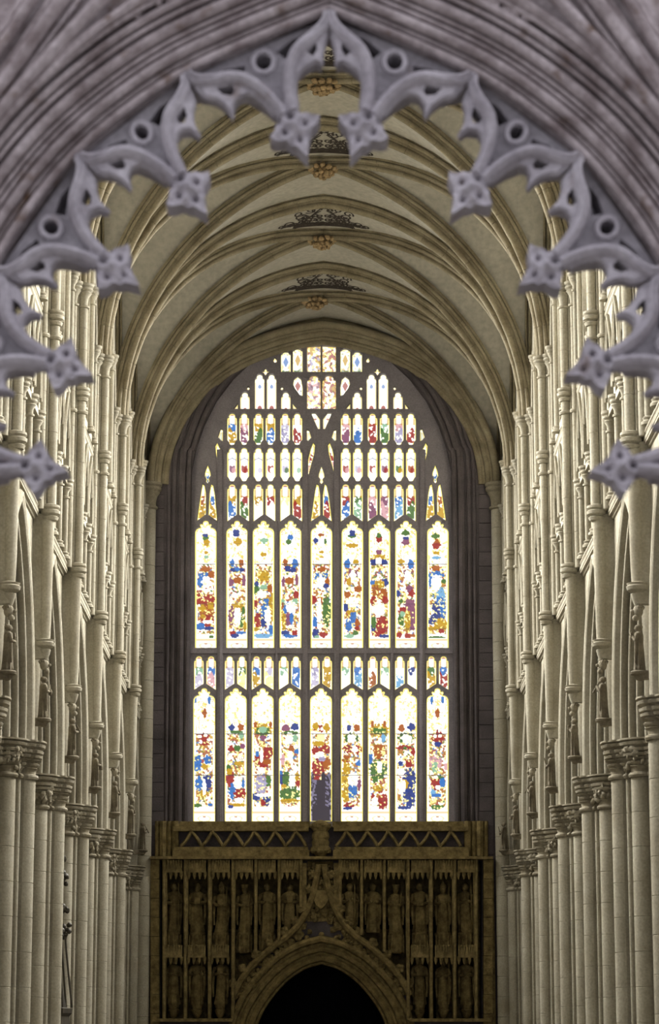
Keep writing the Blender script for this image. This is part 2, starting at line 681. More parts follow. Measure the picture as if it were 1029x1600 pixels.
def spandrel(s):
    b = MB()
    o = [(-B_, Z_CAP), (-2.18, Z_CAP)] + [(y, Z_CAP + z) for y, z in arch_pts(0, 16)][1:-1] + [(2.18, Z_CAP), (B_, Z_CAP), (B_, Z_LS), (-B_, Z_LS)]
    b.plate(o, [], lambda u, v, d: (d, u, v), XW, 2 * XC - XW)
    return b.mesh('spandrel', M_STONE, 30, s)


WALLS = {}
NB = 7
BAYS = [YW - BAY * (i + 0.5) for i in range(NB)]       # bay centres, from the west
for s, side in ((-1, 'left'), (1, 'right')):
    b = MB()
    ylo = YW - NB * BAY
    # shell: upper outer wall, aisle roof, aisle wall
    b.box(5.9, 6.1, ylo, YW + 0.6, Z_LS - 0.3, Z_CR + 1.2)
    b.box(5.95, 10.6, ylo, YW + 0.6, Z_LS - 0.3, Z_LS)
    b.box(10.5, 10.8, ylo, YW + 0.6, 0, Z_LS)
    b.box(5.9, 6.1, 9.0, ylo, 0, Z_CR + 1.2)  # plain unseen wall added east of the bays to shut out frontal daylight
    b.box(5.9, 10.8, ylo, ylo + 0.2, 0, Z_LS)
    wall = b.build('wall_' + side, M_STONE, smooth=0, sx=s)
    tag(wall, 'pale limestone nave wall on the %s with arcade, triforium and clerestory' % side, None, None, 'structure')
    WALLS[s] = wall
    k = lambda name, fn, *a: shared((name, s) + a, lambda: fn(s, *a))
    for yc in BAYS:
        for nm, fn, z in (('spandrel', spandrel, 0), ('arcade_arch', m_arch, 0), ('hood_mould', m_hood, 0),
                          ('triforium_arcade', m_triforium, 0), ('arch_roll', m_trihoods, 0), ('triforium_back', m_triback, 0),
                          ('clerestory_arcade', m_clerestory, 0), ('clerestory_roll', m_clroll, 0), ('clerestory_back', m_clback, 0)):
            put(nm, k(nm, fn), wall, (0, yc, z))
        put('string_course', k('string_course', m_string), wall, (0, yc, Z_LS))
        put('string_course', k('string_course', m_string), wall, (0, yc, Z_US))
        for i in range(5):
            put('colonnette', k('col_a', m_colonnette, 0.055, 10.56 + E - TRI_Z0), wall, (s * (XW - 0.05), yc + (i - 2) * 1.05, TRI_Z0))
        for i in range(4):
            put('colonnette', k('col_b', m_colonnette, 0.06, 10.12 + E - TRI_Z0), wall, (s * (XW + 0.14), yc + (i - 1.5) * 1.05, TRI_Z0))
        for q in (-1, 1):
            put('colonnette', k('col_c', m_clshaft, 15.2 + E - Z_US - 0.1, 0.07), wall, (s * (A_ + 0.0), yc + q * 0.86, Z_US + 0.1))
            put('colonnette', k('col_d', m_clshaft, 14.3 + E - Z_US - 0.1, 0.055), wall, (s * (A_ + 0.01), yc + q * 1.82, Z_US + 0.1))
    for i, yp in enumerate(PIERS):
        if i == 0:
            continue
        vs = put('vault_shaft', k('core', m_core), wall, (0, yp, 0))
        n1 = 5
        h1 = (Z_US - Z_LS) / n1
        n2 = 4
        h2 = (Z_SP - 0.44 - Z_US) / n2
        for j in range(n1):
            put('drum', k('drum', m_drum, round(h1, 4)), vs, (0, 0, Z_LS + j * h1))
        for j in range(n2):
            put('drum', k('drum', m_drum, round(h2, 4)), vs, (0, 0, Z_US + j * h2))
        put('shaft_ring', k('ring', m_ring), wall, (0, yp, Z_LS))
        put('shaft_ring', k('ring', m_ring), wall, (0, yp, Z_US))
        put('shaft_band', k('ring2', m_ring2), wall, (0, yp, Z_US - 0.36))
        put('springing_capital', k('spcap', m_spcap), wall, (0, yp, Z_SP))
        put('corbel_shaft', k('lows', m_lowshaft), wall, (0, yp, 0))
        cb = put('corbel', k('corbel', m_corbel), wall, (0, yp, 0))
        put('carved_head', k('chead', m_corbelhead), cb)
        put('statue_shaft', k('strip', m_strip), wall, (0, yp, 0))

# clerestory windows and the daylight that comes in through them
wn = 2
for s, side in ((-1, 'left'), (1, 'right')):
    def m_pane(s=s):
        b = MB()
        o = lancet(0, 0.86, Z_US + 0.69, 15.4 + E, 17.32 + E)
        b.plate(o, [], lambda u, v, d: (d, u, v), 5.58, 5.62)
        return b.mesh('pane', M_CLER, 0, s)

    def m_bars(s=s):
        b = MB()
        b.box(5.5, 5.57, -0.05, 0.05, Z_US + 0.7, 17.25 + E)
        for q in range(6):
            z = Z_US + 1.2 + q * 0.62
            b.box(5.53, 5.57, -0.85, 0.85, z - 0.015, z + 0.015)
        return b.mesh('window_bars', M_STONE, 0, s)
    for i, yc in enumerate(BAYS):
        w = shared(('bars', s), m_bars)
        wo = put('window_%d' % wn, w, None, (0, yc, 0))
        tag(wo, 'clerestory window, %s from the west end on the %s' % (ORD[i], side), None, None, 'structure')
        put('pane', shared(('pane', s), m_pane), wo)
        wn += 1
        ld = bpy.data.lights.new('clerestory_daylight', 'AREA')
        ld.shape = 'RECTANGLE'
        ld.size = 1.6
        ld.size_y = 3.6
        ld.energy = CLER_POWER
        ld.color = CLER_COLOR
        lo = bpy.data.objects.new('clerestory_daylight', ld)
        col.objects.link(lo)
        lo.location = (s * 5.40, yc, 14.9 + E)
        aim = Vector((-s * math.cos(CLER_TURN) * math.cos(CLER_TILT), -math.sin(CLER_TURN) * math.cos(CLER_TILT), -math.sin(CLER_TILT)))
        lo.rotation_euler = aim.to_track_quat('-Z', 'Y').to_euler()
        ld.spread = CLER_SPREAD

# ------------------------------------------------------------------ vault
def cell_mesh():
    b = MB()
    nt_, ns = 16, 28
    tt = [math.sin(PI / 2 * i / nt_) for i in range(nt_ + 1)]
    ss = [math.sin(PI / 2 * (2 * j / ns - 1)) for j in range(ns + 1)]
    for kind in ('A', 'B'):
        for sg in (-1, 1):
            rows = []
            for t in tt:
                row = []
                for q in ss:
                    if kind == 'A':
                        x, y = A_ * t * sg, B_ * t * q
                    else:
                        x, y = A_ * t * q, B_ * t * sg
                    row.append((x, y, D(t * abs(q))))
                rows.append(row)
            b.loft(rows, closed=False)
    return b.mesh('vault_cells', M_CELL, 80)


b = MB()
b.box(-6.1, 6.1, 9.0, YW + 0.6, Z_CR + 1.0, Z_CR + 1.2)  # unseen roof slab, carried past the bays to shut out daylight
ceiling = b.build('ceiling', M_CELL, smooth=0)
tag(ceiling, 'ribbed stone vault over the nave with gilded bosses', None, None, 'structure')

def _arc(cx, cy, r, a0, a1, n):
    return [(cx + r * math.cos(math.radians(a0 + (a1 - a0) * i / n)), cy + r * math.sin(math.radians(a0 + (a1 - a0) * i / n))) for i in range(n + 1)]


# side rolls and a fat nose on a stem, parted by narrow quirks
_half = [(-0.165, -0.01), (-0.165, 0.035)] + _arc(-0.18, 0.085, 0.056, 250, -20, 7) + [(-0.118, 0.02), (-0.092, 0.02), (-0.088, 0.12)] + _arc(0, 0.235, 0.092, 225, 90, 6)
RIB_PROF = _half + [(-u, v) for u, v in reversed(_half[:-1])]


def rib_frames(kind, sg):
    """list of (point, inward normal, horizontal binormal) from springing to crown, local to the bay centre"""
    out = []
    n = 48
    pts = []
    for i in range(n + 1):
        # even steps along the arc
        am = math.acos(VC / VR)
        a = am * i / n
        t = (VR * math.cos(a) - VC) / A_
        z = Z_SP + VR * math.sin(a)
        if kind == 'T':
            pts.append(Vector((A_ * t * sg[0], 0, z)))
        elif kind == 'D':
            pts.append(Vector((A_ * t * sg[0], B_ * t * sg[1], z)))
        else:
            pts.append(Vector((A_ * sg[0], B_ * t * sg[1], z)))
    h = {'T': Vector((sg[0], 0, 0)), 'D': Vector((A_ * sg[0], B_ * sg[1], 0)).normalized(), 'W': Vector((0, sg[1], 0))}[kind]
    bi = h.cross(Vector((0, 0, 1)))
    for i, p in enumerate(pts):
        t = (pts[min(i + 1, n)] - pts[max(i - 1, 0)]).normalized()
        nr = t.cross(bi)
        if nr.dot(-h) + nr.dot(Vector((0, 0, -1))) < 0:
            nr = -nr
        out.append((p, nr, bi))
    return out


def rib_set(kind, sg, scale=1.0, nv=10, prof=RIB_PROF):
    fr = rib_frames(kind, sg)
    n = len(fr) - 1
    web = MB()
    web.loft([[p + nr * v + bi * (u * scale) for u, v in ((-0.22, -0.05), (-0.22, 0.02), (0.22, 0.02), (0.22, -0.05))] for p, nr, bi in fr])
    vous = []
    step = n // nv
    for k in range(nv):
        i0, i1 = k * step, (k + 1) * step if k < nv - 1 else n
        b = MB()
        rings = []
        for i in range(i0, i1 + 1):
            p, nr, bi = fr[i]
            q = 0.985 if i in (i0, i1) and i not in (0, n) else 1.0
            rings.append([p + nr * (v * scale * q) + bi * (u * scale * q) for u, v in prof])
        # narrow joint between neighbouring stones
        if i0 > 0:
            g = (rings[1][0] - rings[0][0]).normalized() * 0.006
            rings[0] = [v + g for v in rings[0]]
        b.loft(rings)
        vous.append(b.mesh('voussoir', M_RIB, 45))
    return web.mesh('rib', M_RIB, 45), vous


CELLS = cell_mesh()
RIBS = {}
for sx_ in (-1, 1):
    RIBS['T', sx_] = rib_set('T', (sx_, 0), 0.82, 12)
    for sy_ in (-1, 1):
        RIBS['D', sx_, sy_] = rib_set('D', (sx_, sy_), 0.70, 12)
        RIBS['W', sx_, sy_] = rib_set('W', (sx_, sy_), 0.5, 1)


def place_rib(key, yc):
    web, vous = RIBS[key]
    r = put('rib', web, ceiling, (0, yc, 0))
    for v in vous:
        put('voussoir', v, r)


for yc in BAYS:
    put('vault_cells', CELLS, ceiling, (0, yc, 0))
    for sx_ in (-1, 1):
        for sy_ in (-1, 1):
            place_rib(('D', sx_, sy_), yc)
            place_rib(('W', sx_, sy_), yc)
for yp in [YW - 0.12] + PIERS[1:]:
    for sx_ in (-1, 1):
        place_rib(('T', sx_), yp)

# bosses and painted scrolls
def m_boss(seed):
    r = random.Random(seed)
    b = MB()
    b.blob((0, 0, 0.02), (0.16, 0.16, 0.12), 12, 6)
    for ring, (rad, n, z, sz) in enumerate(((0.27, 12, 0.02, 0.075), (0.17, 9, -0.08, 0.07), (0.07, 5, -0.13, 0.06))):
        for k in range(n):
            a = 2 * PI * k / n + ring * 0.3
            b.blob((rad * math.cos(a), rad * math.sin(a), z + r.uniform(-0.02, 0.02)), (sz, sz * 0.8, sz * 0.8), 7, 5, lump=0.25, rnd=r)
    return b.mesh('boss', M_GOLD, 70)


def vz(x, y):
    return D(min(abs(x) / A_, abs(y) / B_))


def m_scroll(seed):
    r = random.Random(seed)
    b = MB()

    def ribbon(pts, w):
        n = len(pts)
        L, R_ = [], []
        for i, p in enumerate(pts):
            t = Vector(pts[min(i + 1, n - 1)]) - Vector(pts[max(i - 1, 0)])
            t = t.normalized() if t.length > 1e-9 else Vector((1, 0))
            nn = Vector((-t.y, t.x)) * w
            for dst, q in ((L, Vector(p) + nn), (R_, Vector(p) - nn)):
                dst.append((q.x, q.y, vz(q.x, q.y) - 0.008))
        b.loft([L, R_], closed=False)

    def curl(c, r0, a0, turns, sgn):
        pts = []
        for i in range(26):
            f = i / 25
            a = a0 + sgn * f * turns * 2 * PI
            rr = r0 * (1 - 0.75 * f)
            pts.append((c[0] + rr * math.cos(a), c[1] + 1.5 * rr * math.sin(a)))
        ribbon(pts, 0.022)
    # near (east) cell, spreading towards the camera
    for sg in (-1, 1):
        for q in range(5):
            curl((sg * (0.10 + 0.14 * q), -0.86 - 0.06 * (q % 2)), 0.085, q, 1.3, sg)
            curl((sg * (0.08 + 0.11 * q), -1.12 - 0.08 * (q % 2)), 0.08, q + 1, 1.3, -sg)
        curl((sg * 0.30, -1.62), 0.13, 2.5, 1.2, sg)
        curl((sg * 0.55, -1.5), 0.12, 0.5, 1.2, -sg)
        ribbon([(sg * (0.06 + 0.62 * f), -0.75 - 0.75 * (1 - f) + 0.25 * f * f) for f in [i / 12 for i in range(13)]], 0.022)
        ribbon([(sg * (0.62 - 0.58 * f), -0.55 - 1.15 * f) for f in [i / 12 for i in range(13)]], 0.022)
        curl((sg * 0.17, -1.55), 0.13, 0, 1.0, sg)
        curl((sg * 0.52, -1.25), 0.16, 1.0, 1.2, sg)
        curl((sg * 0.36, -0.98), 0.14, 2.0, 1.2, -sg)
        curl((sg * 0.80, -0.92), 0.13, 0.4, 1.2, sg)
        for q in range(9):
            x = sg * (0.05 + q * 0.115)
            curl((x, -0.60 - abs(x) * 0.30), 0.075, q, 1.3, sg)
    curl((0, -1.75), 0.10, 0, 1.0, 1)
    pts = [(-0.82 + 1.64 * i / 24, -0.62 - 0.25 * abs(-0.82 + 1.64 * i / 24)) for i in range(25)]
    ribbon(pts, 0.06)
    pts = [(-0.7 + 1.4 * i / 24, -0.48 - 0.25 * abs(-0.7 + 1.4 * i / 24)) for i in range(25)]
    ribbon(pts, 0.07)
    # side cells
    for sg in (-1, 1):
        for q in range(5):
            curl((sg * (1.25 + 0.2 * q), 0.07 * ((q % 2) * 2 - 1)), 0.1, q, 1.3, sg)
        ribbon([(sg * (0.8 + 1.3 * i / 10), 0.02 * math.sin(i)) for i in range(11)], 0.035)
        curl((sg * 0.42, 0.62), 0.1, 0, 1.2, sg)
        curl((sg * 0.28, 0.55), 0.08, 2, 1.2, -sg)
    return b.mesh('painted_scroll', M_PAINT, 0)


BOSS, SCROLL = m_boss(1), m_scroll(1)
BOSSX = [-0.22, -0.04, 0.0, 0.0, 0.0, 0.0, 0.0]
for i, yc in enumerate(BAYS):
    put('boss', BOSS, ceiling, (BOSSX[i], yc, Z_CR - 0.26), rz=i)
    put('painted_scroll', SCROLL, ceiling, (0, yc, 0))

# ------------------------------------------------------------------ west wall with its opening for window and door
CXW = P(502, 1000, YW).x          # axis of the west front


def mir(pts, c=502.0):
    """left half of an outline (bottom to top) -> full outline in pixels"""
    return list(pts) + [(2 * c - x, y) for x, y in reversed(pts) if abs(x - c) > 0.01]


def pxfn(u, v, d):
    p = P(u, v, YW)
    return (p.x, d, p.z)


WIN_OUT = mir([(293, 1291), (296, 1000), (299, 735), (306, 700), (318, 664), (338, 624), (364, 590), (396, 560), (436, 538), (470, 528), (502, 524)])
DOOR_OUT = mir([(352, 1690), (356, 1640), (362, 1590), (372, 1560), (396, 1524), (430, 1492), (466, 1472), (502, 1464)])
NICHE_OUT = [(251, 1592), (361, 1592), (362, 1560), (376, 1533), (398, 1506), (424, 1483), (448, 1465), (468, 1443), (471, 1436), (471, 1345), (251, 1345)]
NICHE_OUT_R = [(1003 - x, y) for x, y in NICHE_OUT]
b = MB()
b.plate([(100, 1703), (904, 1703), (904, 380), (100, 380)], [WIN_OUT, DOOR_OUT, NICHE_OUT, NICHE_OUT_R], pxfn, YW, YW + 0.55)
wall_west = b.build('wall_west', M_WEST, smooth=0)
tag(wall_west, 'dark west wall around the great stained glass window', None, None, 'structure')
b = MB()
p0, p1 = P(100, 1703, YW), P(904, 1703, YW)
b.box(p0.x, p1.x, YW, YW + 0.55, 0, p0.z)
b.build('plinth', M_WEST, wall_west, smooth=0)

for no in (NICHE_OUT, NICHE_OUT_R):
    b = MB()
    b.plate(no, [], pxfn, YW + 0.53, YW + 0.56)
    b.build('niche_back', M_SCREEN, wall_west, smooth=0)

# jamb mouldings of the great window
for off, r_ in ((4, 0.07), (14, 0.10), (26, 0.06), (34, 0.05)):
    path = []
    for x, y in [(293, 1288), (294.5, 1140), (296, 1000), (299, 735), (306, 700), (318, 664), (338, 624), (364, 590), (396, 560), (436, 538), (470, 528), (502, 524)]:
        kx = off if y > 700 else off * max((502 - x) / 203.0, 0.0)
        ky = 0 if y > 735 else off * min(1.0, (735 - y) / 160.0)
        path.append((x - kx, y - ky))
    sp = smooth_path(path, 4)
    full = sp + [Vector((1004 - q.x, q.y)) for q in reversed(sp[:-1])]
    b = MB()
    b.tube([Vector(pxfn(q.x, q.y, YW - 0.01)) for q in full], r_, 8)
    b.build('jamb_roll', M_WEST, wall_west)

# ashlar courses on the jambs beside the window
for sg in (-1, 1):
    for k in range(26):
        y0 = 1335 - k * 22.5
        xi, xo = (502 + sg * 246), (502 + sg * 268)
        a, c = P(xi, y0, YW), P(xo, y0 - 21.6, YW)
        b = MB()
        b.box(min(a.x, c.x), max(a.x, c.x), YW - 0.05, YW + 0.02, a.z, c.z)
        b.build('stone', M_WEST, wall_west, smooth=0)

# great arch of the end wall, springing from the corner responds
zs = 14.95 + E
aw, hw_ = 4.36, 18.62 + E - zs + 0.34
for k, (ins, dy, r_) in enumerate(((0.0, -0.42, 0.10), (0.10, -0.30, 0.05), (0.18, -0.22, 0.09), (0.28, -0.10, 0.05), (0.36, -0.04, 0.085))):
    for sg in (-1, 1):
        path = []
        n = 28
        for i in range(n + 1):
            a = (PI / 2) * i / n
            x = aw * math.cos(a)
            z = zs + hw_ * math.sin(a) + 0.10 * max(0.0, 1 - abs(x) / 1.6) ** 1.5
            tx, tz = -aw * math.sin(a), hw_ * math.cos(a)
            l = math.hypot(tx, tz)
            path.append(Vector((sg * (x - tz / l * ins), YW + dy, z + tx / l * ins)))
        b = MB()
        b.tube(path, r_, 10)
        b.build('end_arch_roll', M_RIB, wall_west, smooth=70)
for sg in (-1, 1):
    b = MB()
    rows = []
    for ins, dy in ((-0.06, 0.0), (-0.02, -0.40), (0.38, -0.02), (0.40, 0.02)):
        row = []
        for i in range(29):
            a = (PI / 2) * i / 28
            x = aw * math.cos(a)
            z = zs + hw_ * math.sin(a) + 0.10 * max(0.0, 1 - abs(x) / 1.6) ** 1.5
            tx, tz = -aw * math.sin(a), hw_ * math.cos(a)
            l = math.hypot(tx, tz)
            row.append(Vector((sg * (x - tz / l * ins), YW + dy, z + tx / l * ins)))
        rows.append(row)
    b.loft(rows, closed=False)
    b.build('end_arch', M_RIB, wall_west, smooth=60)
# corner responds
def m_corner(h):
    b = MB()
    r = 0.2
    b.lathe([(r - 0.012, 0), (r, 0.01), (r, h - 0.01), (r - 0.012, h)], (0, 0, 0), 28)
    return b.mesh('drum', M_STONE, 24)


hc = 0.47
nco = int((14.2 + E) / hc)
hc = (14.25 + E) / nco
MC = m_corner(hc)
b = MB()
r = 0.2
b.lathe([(r, 0), (r + 0.05, 0.03), (r + 0.05, 0.07), (r, 0.1), (r, 0.2), (r + 0.04, 0.36), (r + 0.1, 0.44), (r + 0.07, 0.46), (r + 0.13, 0.5), (r + 0.14, 0.56),
         (r + 0.1, 0.58), (r + 0.15, 0.62), (r + 0.15, 0.68), (r, 0.70)], (0, 0, 0), 22)
MCC = b.mesh('capital', M_CAP, 35)
for sg, side in ((-1, 'left'), (1, 'right')):
    cr = empty('corner_column', (sg * 4.42, YW - 0.22, 0))
    tag(cr, 'tall pale corner column against the west wall at the %s edge of the window' % side, 'column', 'corner columns of the west wall')
    for j in range(nco):
        put('drum', MC, cr, (0, 0, j * hc))
    put('capital', MCC, cr, (0, 0, 14.25 + E))
    b = MB()
    b.box(4.55, 4.75, YW - 0.5, YW, 0, 15.2 + E)
    b.build('respond', M_STONE, WALLS[sg], smooth=0, sx=sg)

# ================================================================== the great west window
M_ = []      # (outline px, painter key)
PANES = []


def tall(xc, w, ytop, ybot):
    h = w / 2
    half = [(17, 22), (16.6, 17), (14.5, 13.5), (11, 11.5), (8, 11), (9.6, 8.5), (9.2, 6), (7, 5), (5, 6.2), (4.6, 3), (3.2, 0.8), (0, 0)]
    L = [(xc - h * a / 17, ytop + bb) for a, bb in half]
    return [(xc - h, ybot)] + L + [(xc + h * a / 17, ytop + bb) for a, bb in reversed(half[:-1])] + [(xc + h, ybot)]


def small(xc, w, ytop, ybot, slant=0, lobed_foot=False, tip=1.0):
    """little light; slant > 0: the foot rises to the right"""
    h = w / 2
    half = [(1, 11), (0.95, 7.5), (0.62, 6.2), (0.66, 4), (0.5, 1.5), (0.25, 0.2), (0, 0)]
    L = [(xc - h * a, ytop + bb * tip) for a, bb in half]
    R_ = [(xc + h * a, ytop + bb * tip) for a, bb in reversed(half[:-1])]
    if lobed_foot:
        foot = [(xc + h, ybot - 8), (xc + h * 0.6, ybot - 4.5), (xc + h * 0.45, ybot - 0.8), (xc, ybot), (xc - h * 0.45, ybot - 0.8), (xc - h * 0.6, ybot - 4.5), (xc - h, ybot - 8)]
        return L + R_ + foot
    return [(xc - h, ybot - max(-slant, 0))] + L + R_ + [(xc + h, ybot - max(slant, 0))]


def ell(xc, yc, rx, ry, n=10):
    return [(xc + rx * math.cos(2 * PI * i / n), yc + ry * math.sin(2 * PI * i / n)) for i in range(n)]


COLS = {'W': (255, 255, 245), 'Y': (255, 246, 190), 'G': (206, 160, 28), 'B': (52, 120, 200), 'D': (38, 62, 140), 'R': (165, 40, 40), 'P': (140, 78, 112),
        'V': (74, 118, 52), 'L': (212, 204, 228), 'K': (66, 58, 70), 'O': (176, 92, 26), 'N': (232, 178, 184), 'C': (150, 196, 160), 'A': (120, 180, 225), 'I': (178, 170, 205)}
LIN = {k: np.array(srgb(*v)[:3]) for k, v in COLS.items()}
LIN['W'] = np.array((1.75, 1.72, 1.55))
LIN['Y'] = np.array((1.5, 1.33, 0.52))
LIN['E'] = np.array((0.95, 0.80, 0.10))

COLX_A = [318, 367.5, 409.7, 452.3, 501.2, 549.7, 592, 634.5, 684]
COLX_C = [320.5, 369.5, 411, 453.5, 502, 550.5, 593, 634.5, 684.5]
ROW_A = [
    "R318,1152,8,9 W311,1148,2,2 W320,1146,2,2 W325,1153,2,2 W313,1156,2,2 B307,1190,6,13 B323,1184,5,6 G318,1195,4,4 B310,1222,5,10 D322,1221,6,11 G318,1237,5,6 W318,1228,2,12 V307,1256,5,3 B327,1255,3,2 B303,1090,2,5 B325.5,1090,2,6 O318.5,1111,3,6",
    "D361,1134,4,5 O375,1133,4,5 V368,1141,9,2 C376,1146,3,4 R360,1167,4,4 V370,1166,5,4 P378,1163,3,4 V356,1198,3,6 G372,1190,6,3 R359,1214,6,11 G357,1203,4,4 B362,1234,4,12 R374,1238,8,9 B379,1222,2,6 G370,1255,10,2 D359,1258,4,2 W370,1220,5,9 W373,1248,6,3",
    "G410,1137,14,8 V410,1140,10,6 C410,1137,5,4 O398,1129,2,4 O422,1129,2,4 P410,1150,4,4 R418,1172,7,9 R407,1186,10,9 R412,1192,6,4 B401,1175,2,4 W408,1178,2,10 O416,1187,5,4 V418,1218,4,8 I407,1222,8,13 D399,1243,5,5 D415,1249,5,7 R410,1252,3,4 W410,1240,10,2",
    "P446,1135,5,5 D460,1133,5,5 V453,1142,11,3 C460,1150,4,5 W452,1150,4,8 O455,1167,4,4 B463,1171,3,3 N441,1184,3,7 D440,1213,4,10 V447,1214,6,10 R463,1219,5,8 G463,1210,4,5 V452,1238,14,11 G443,1226,4,2 G452,1249,13,3 W456,1215,4,12 B438,1205,2,3",
    "R501,1136,10,5 W496,1136,2,2 W503,1136,2,2 W508,1139,2,2 G493,1132,4,5 G510,1134,4,6 Y501,1150,5,6 G497,1159,8,3 R508,1168,7,7 R493,1170,6,6 W500,1178,6,6 R498,1195,10,11 O510,1190,5,9 R493,1213,6,13 I503,1183,5,3",
    "D545,1134,3,4 O557,1134,4,5 V549,1150,10,7 W549,1151,6,6 R544,1167,9,5 R560,1168,5,6 W554,1168,4,4 O540,1184,5,6 G541,1215,6,26 G540,1240,5,10 B551,1233,6,11 P561,1222,3,9 R545,1256,7,4 D543,1261,6,2 B560,1190,3,4 W552,1215,7,9",
    "G592,1138,14,8 V592,1139,10,4 O582,1128,2,4 O601,1128,2,4 A599,1150,3,6 O593,1165,8,4 B579,1183,3,10 O590,1176,5,8 V591,1200,12,13 W593,1196,3,9 R598,1250,7,10 R594,1232,3,4 G591,1229,7,4 R583,1243,3,5 W586,1251,4,8 V586,1215,4,4",
    "O628,1135,4,5 D643,1133,5,5 V635,1150,11,7 W635,1151,7,6 R632,1165,11,3 R646,1172,3,5 D626,1190,3,3 R640,1190,6,6 D641,1216,9,16 D640,1240,8,17 G634,1223,4,6 W628,1225,5,9 W626,1203,5,5 D632,1260,10,2 V633,1166,2,2",
    "R684,1150,9,10 W680,1147,2,2 W688,1147,2,2 W678,1158,2,2 D685,1160,5,3 N681,1188,9,9 C680,1196,4,8 V690,1215,4,5 R682,1223,7,8 B692,1220,4,6 A677,1235,3,4 B683,1240,8,2 V683,1259,9,3 O684,1111,3,6 B675,1090,2,6 B692,1090,2,5 N698,1195,3,5 W685,1228,3,3",
]
ROW_C = [
    "V321,838,4,4 G322,843,4,5 D320,832,4,2 G321,859,3,2 C321,866,3,2 O320,885,6,4 B320,895,10,4 B312,905,4,8 O329,893,4,5 W321,905,6,8 R309,930,5,9 R321,935,6,9 R331,935,4,9 O322,955,10,13 R322,965,9,8 G315,946,4,5 G328,942,4,5 G316,959,3,3 B312,975,5,5 D325,978,6,3 V329,991,3,2 W323,968,8,2",
    "D368,828,5,5 G371,842,5,5 B362,875,3,5 O376,875,3,5 D364,886,4,3 D377,886,3,3 B370,885,3,3 P360,905,3,6 O370,902,6,4 P380,903,2,8 G371,945,9,8 V379,950,2,5 P362,958,5,13 V377,967,4,10 G382,975,2,8 R363,986,4,4 D366,990,5,3 B376,985,6,2 W370,958,5,12",
    "C412,840,5,4 G411,862,4,3 G411,895,8,8 D400,908,3,4 V400,918,4,7 C413,913,8,3 O421,915,3,6 R397,941,4,7 G416,935,5,6 B415,940,4,9 R402,965,6,9 B412,957,5,14 D411,968,4,8 G424,945,4,18 B423,980,4,6 G398,979,5,3 A410,990,14,3 W418,958,4,12 W408,925,7,5",
    "B453,835,4,4 V450,842,4,3 O445,874,3,5 B460,876,4,6 D449,884,4,4 D457,886,4,4 O452,903,6,4 P442,905,2,7 P463,902,2,8 R462,925,3,6 C440,937,4,4 C461,935,4,3 O442,953,3,13 G443,965,3,14 B446,948,4,5 P450,963,4,10 B455,962,3,8 D445,985,5,4 B453,990,9,3 R460,985,4,3 W455,945,7,7",
    "D493,840,3,4 O501,831,4,2 V508,841,2,3 G502,858,3,2 G502,866,3,1 O502,885,5,4 B502,895,10,4 O511,905,3,6 W501,905,5,9 D509,911,4,3 R489,933,4,6 O499,935,4,6 O496,955,3,8 V510,950,6,22 B492,968,3,7 D493,986,6,6 R505,988,5,4 C495,992,3,3 W498,950,3,18",
    "V550,833,5,3 D550,828,4,4 G550,848,8,3 B543,876,4,6 G556,873,4,3 P551,893,6,7 W551,894,4,6 G545,905,3,5 O559,916,5,4 O543,925,4,5 D540,945,3,6 G549,953,6,4 B553,965,6,12 B545,975,4,8 O558,970,3,6 R558,978,3,3 C546,990,6,3 V555,985,4,3 W550,936,8,6",
    "R592,837,4,5 V592,832,3,3 G592,870,12,7 D584,874,5,4 D600,874,5,4 W592,872,4,5 P592,858,4,3 B583,906,5,3 D602,906,5,5 G592,910,8,6 O587,920,6,8 O599,925,6,9 R583,935,5,6 R602,934,4,5 D585,975,4,8 R597,972,8,13 R590,986,8,4 V584,968,3,8 D600,990,8,2 W592,948,9,9",
    "V634,828,5,4 P634,842,5,5 D634,836,4,2 G627,873,4,4 B642,877,4,6 P637,892,6,6 W637,894,4,6 D622,923,3,4 P640,916,4,6 R644,923,4,5 V627,935,3,3 P641,945,8,12 P644,965,7,16 R630,950,5,5 V627,965,4,8 C629,955,3,4 G637,965,4,14 R624,988,4,4 R637,990,5,3 O645,989,4,2",
    "V681,833,5,4 O683,843,4,4 R682,848,6,4 G682,859,4,2 A682,867,6,2 O682,884,6,4 B682,894,11,5 B674,905,3,7 W682,907,7,11 V694,904,3,3 A690,925,6,10 B688,935,6,6 B693,950,4,12 D681,945,5,6 D677,965,7,6 D683,958,5,8 G690,972,9,8 G676,978,8,3 V682,992,11,2 R690,982,4,3",
]
ROW_B = ['CL', 'BN', 'LL', 'VY', 'BG', 'LY', 'CW', 'BB', 'IL', 'GG', 'CW', 'BA', 'WO', 'CW', 'WA', 'DW', 'VG', 'BR']
for i in range(9):
    PANES.append((tall(COLX_A[i], 34.6, 1072, 1282), 'tall', ROW_A[i], i))
    PANES.append((tall(COLX_C[i], 34.0, 809, 1010), 'tall', ROW_C[i], i))
    xb = COLX_A[i] + (1.3 if i == 0 else 0)
    for q, sg in enumerate((-1, 1)):
        PANES.append((small(xb + sg * 9.6, 15.4, 1022, 1076, slant=10 * (1 if sg < 0 else -1)), 'fig', ROW_B[2 * i + q], i))

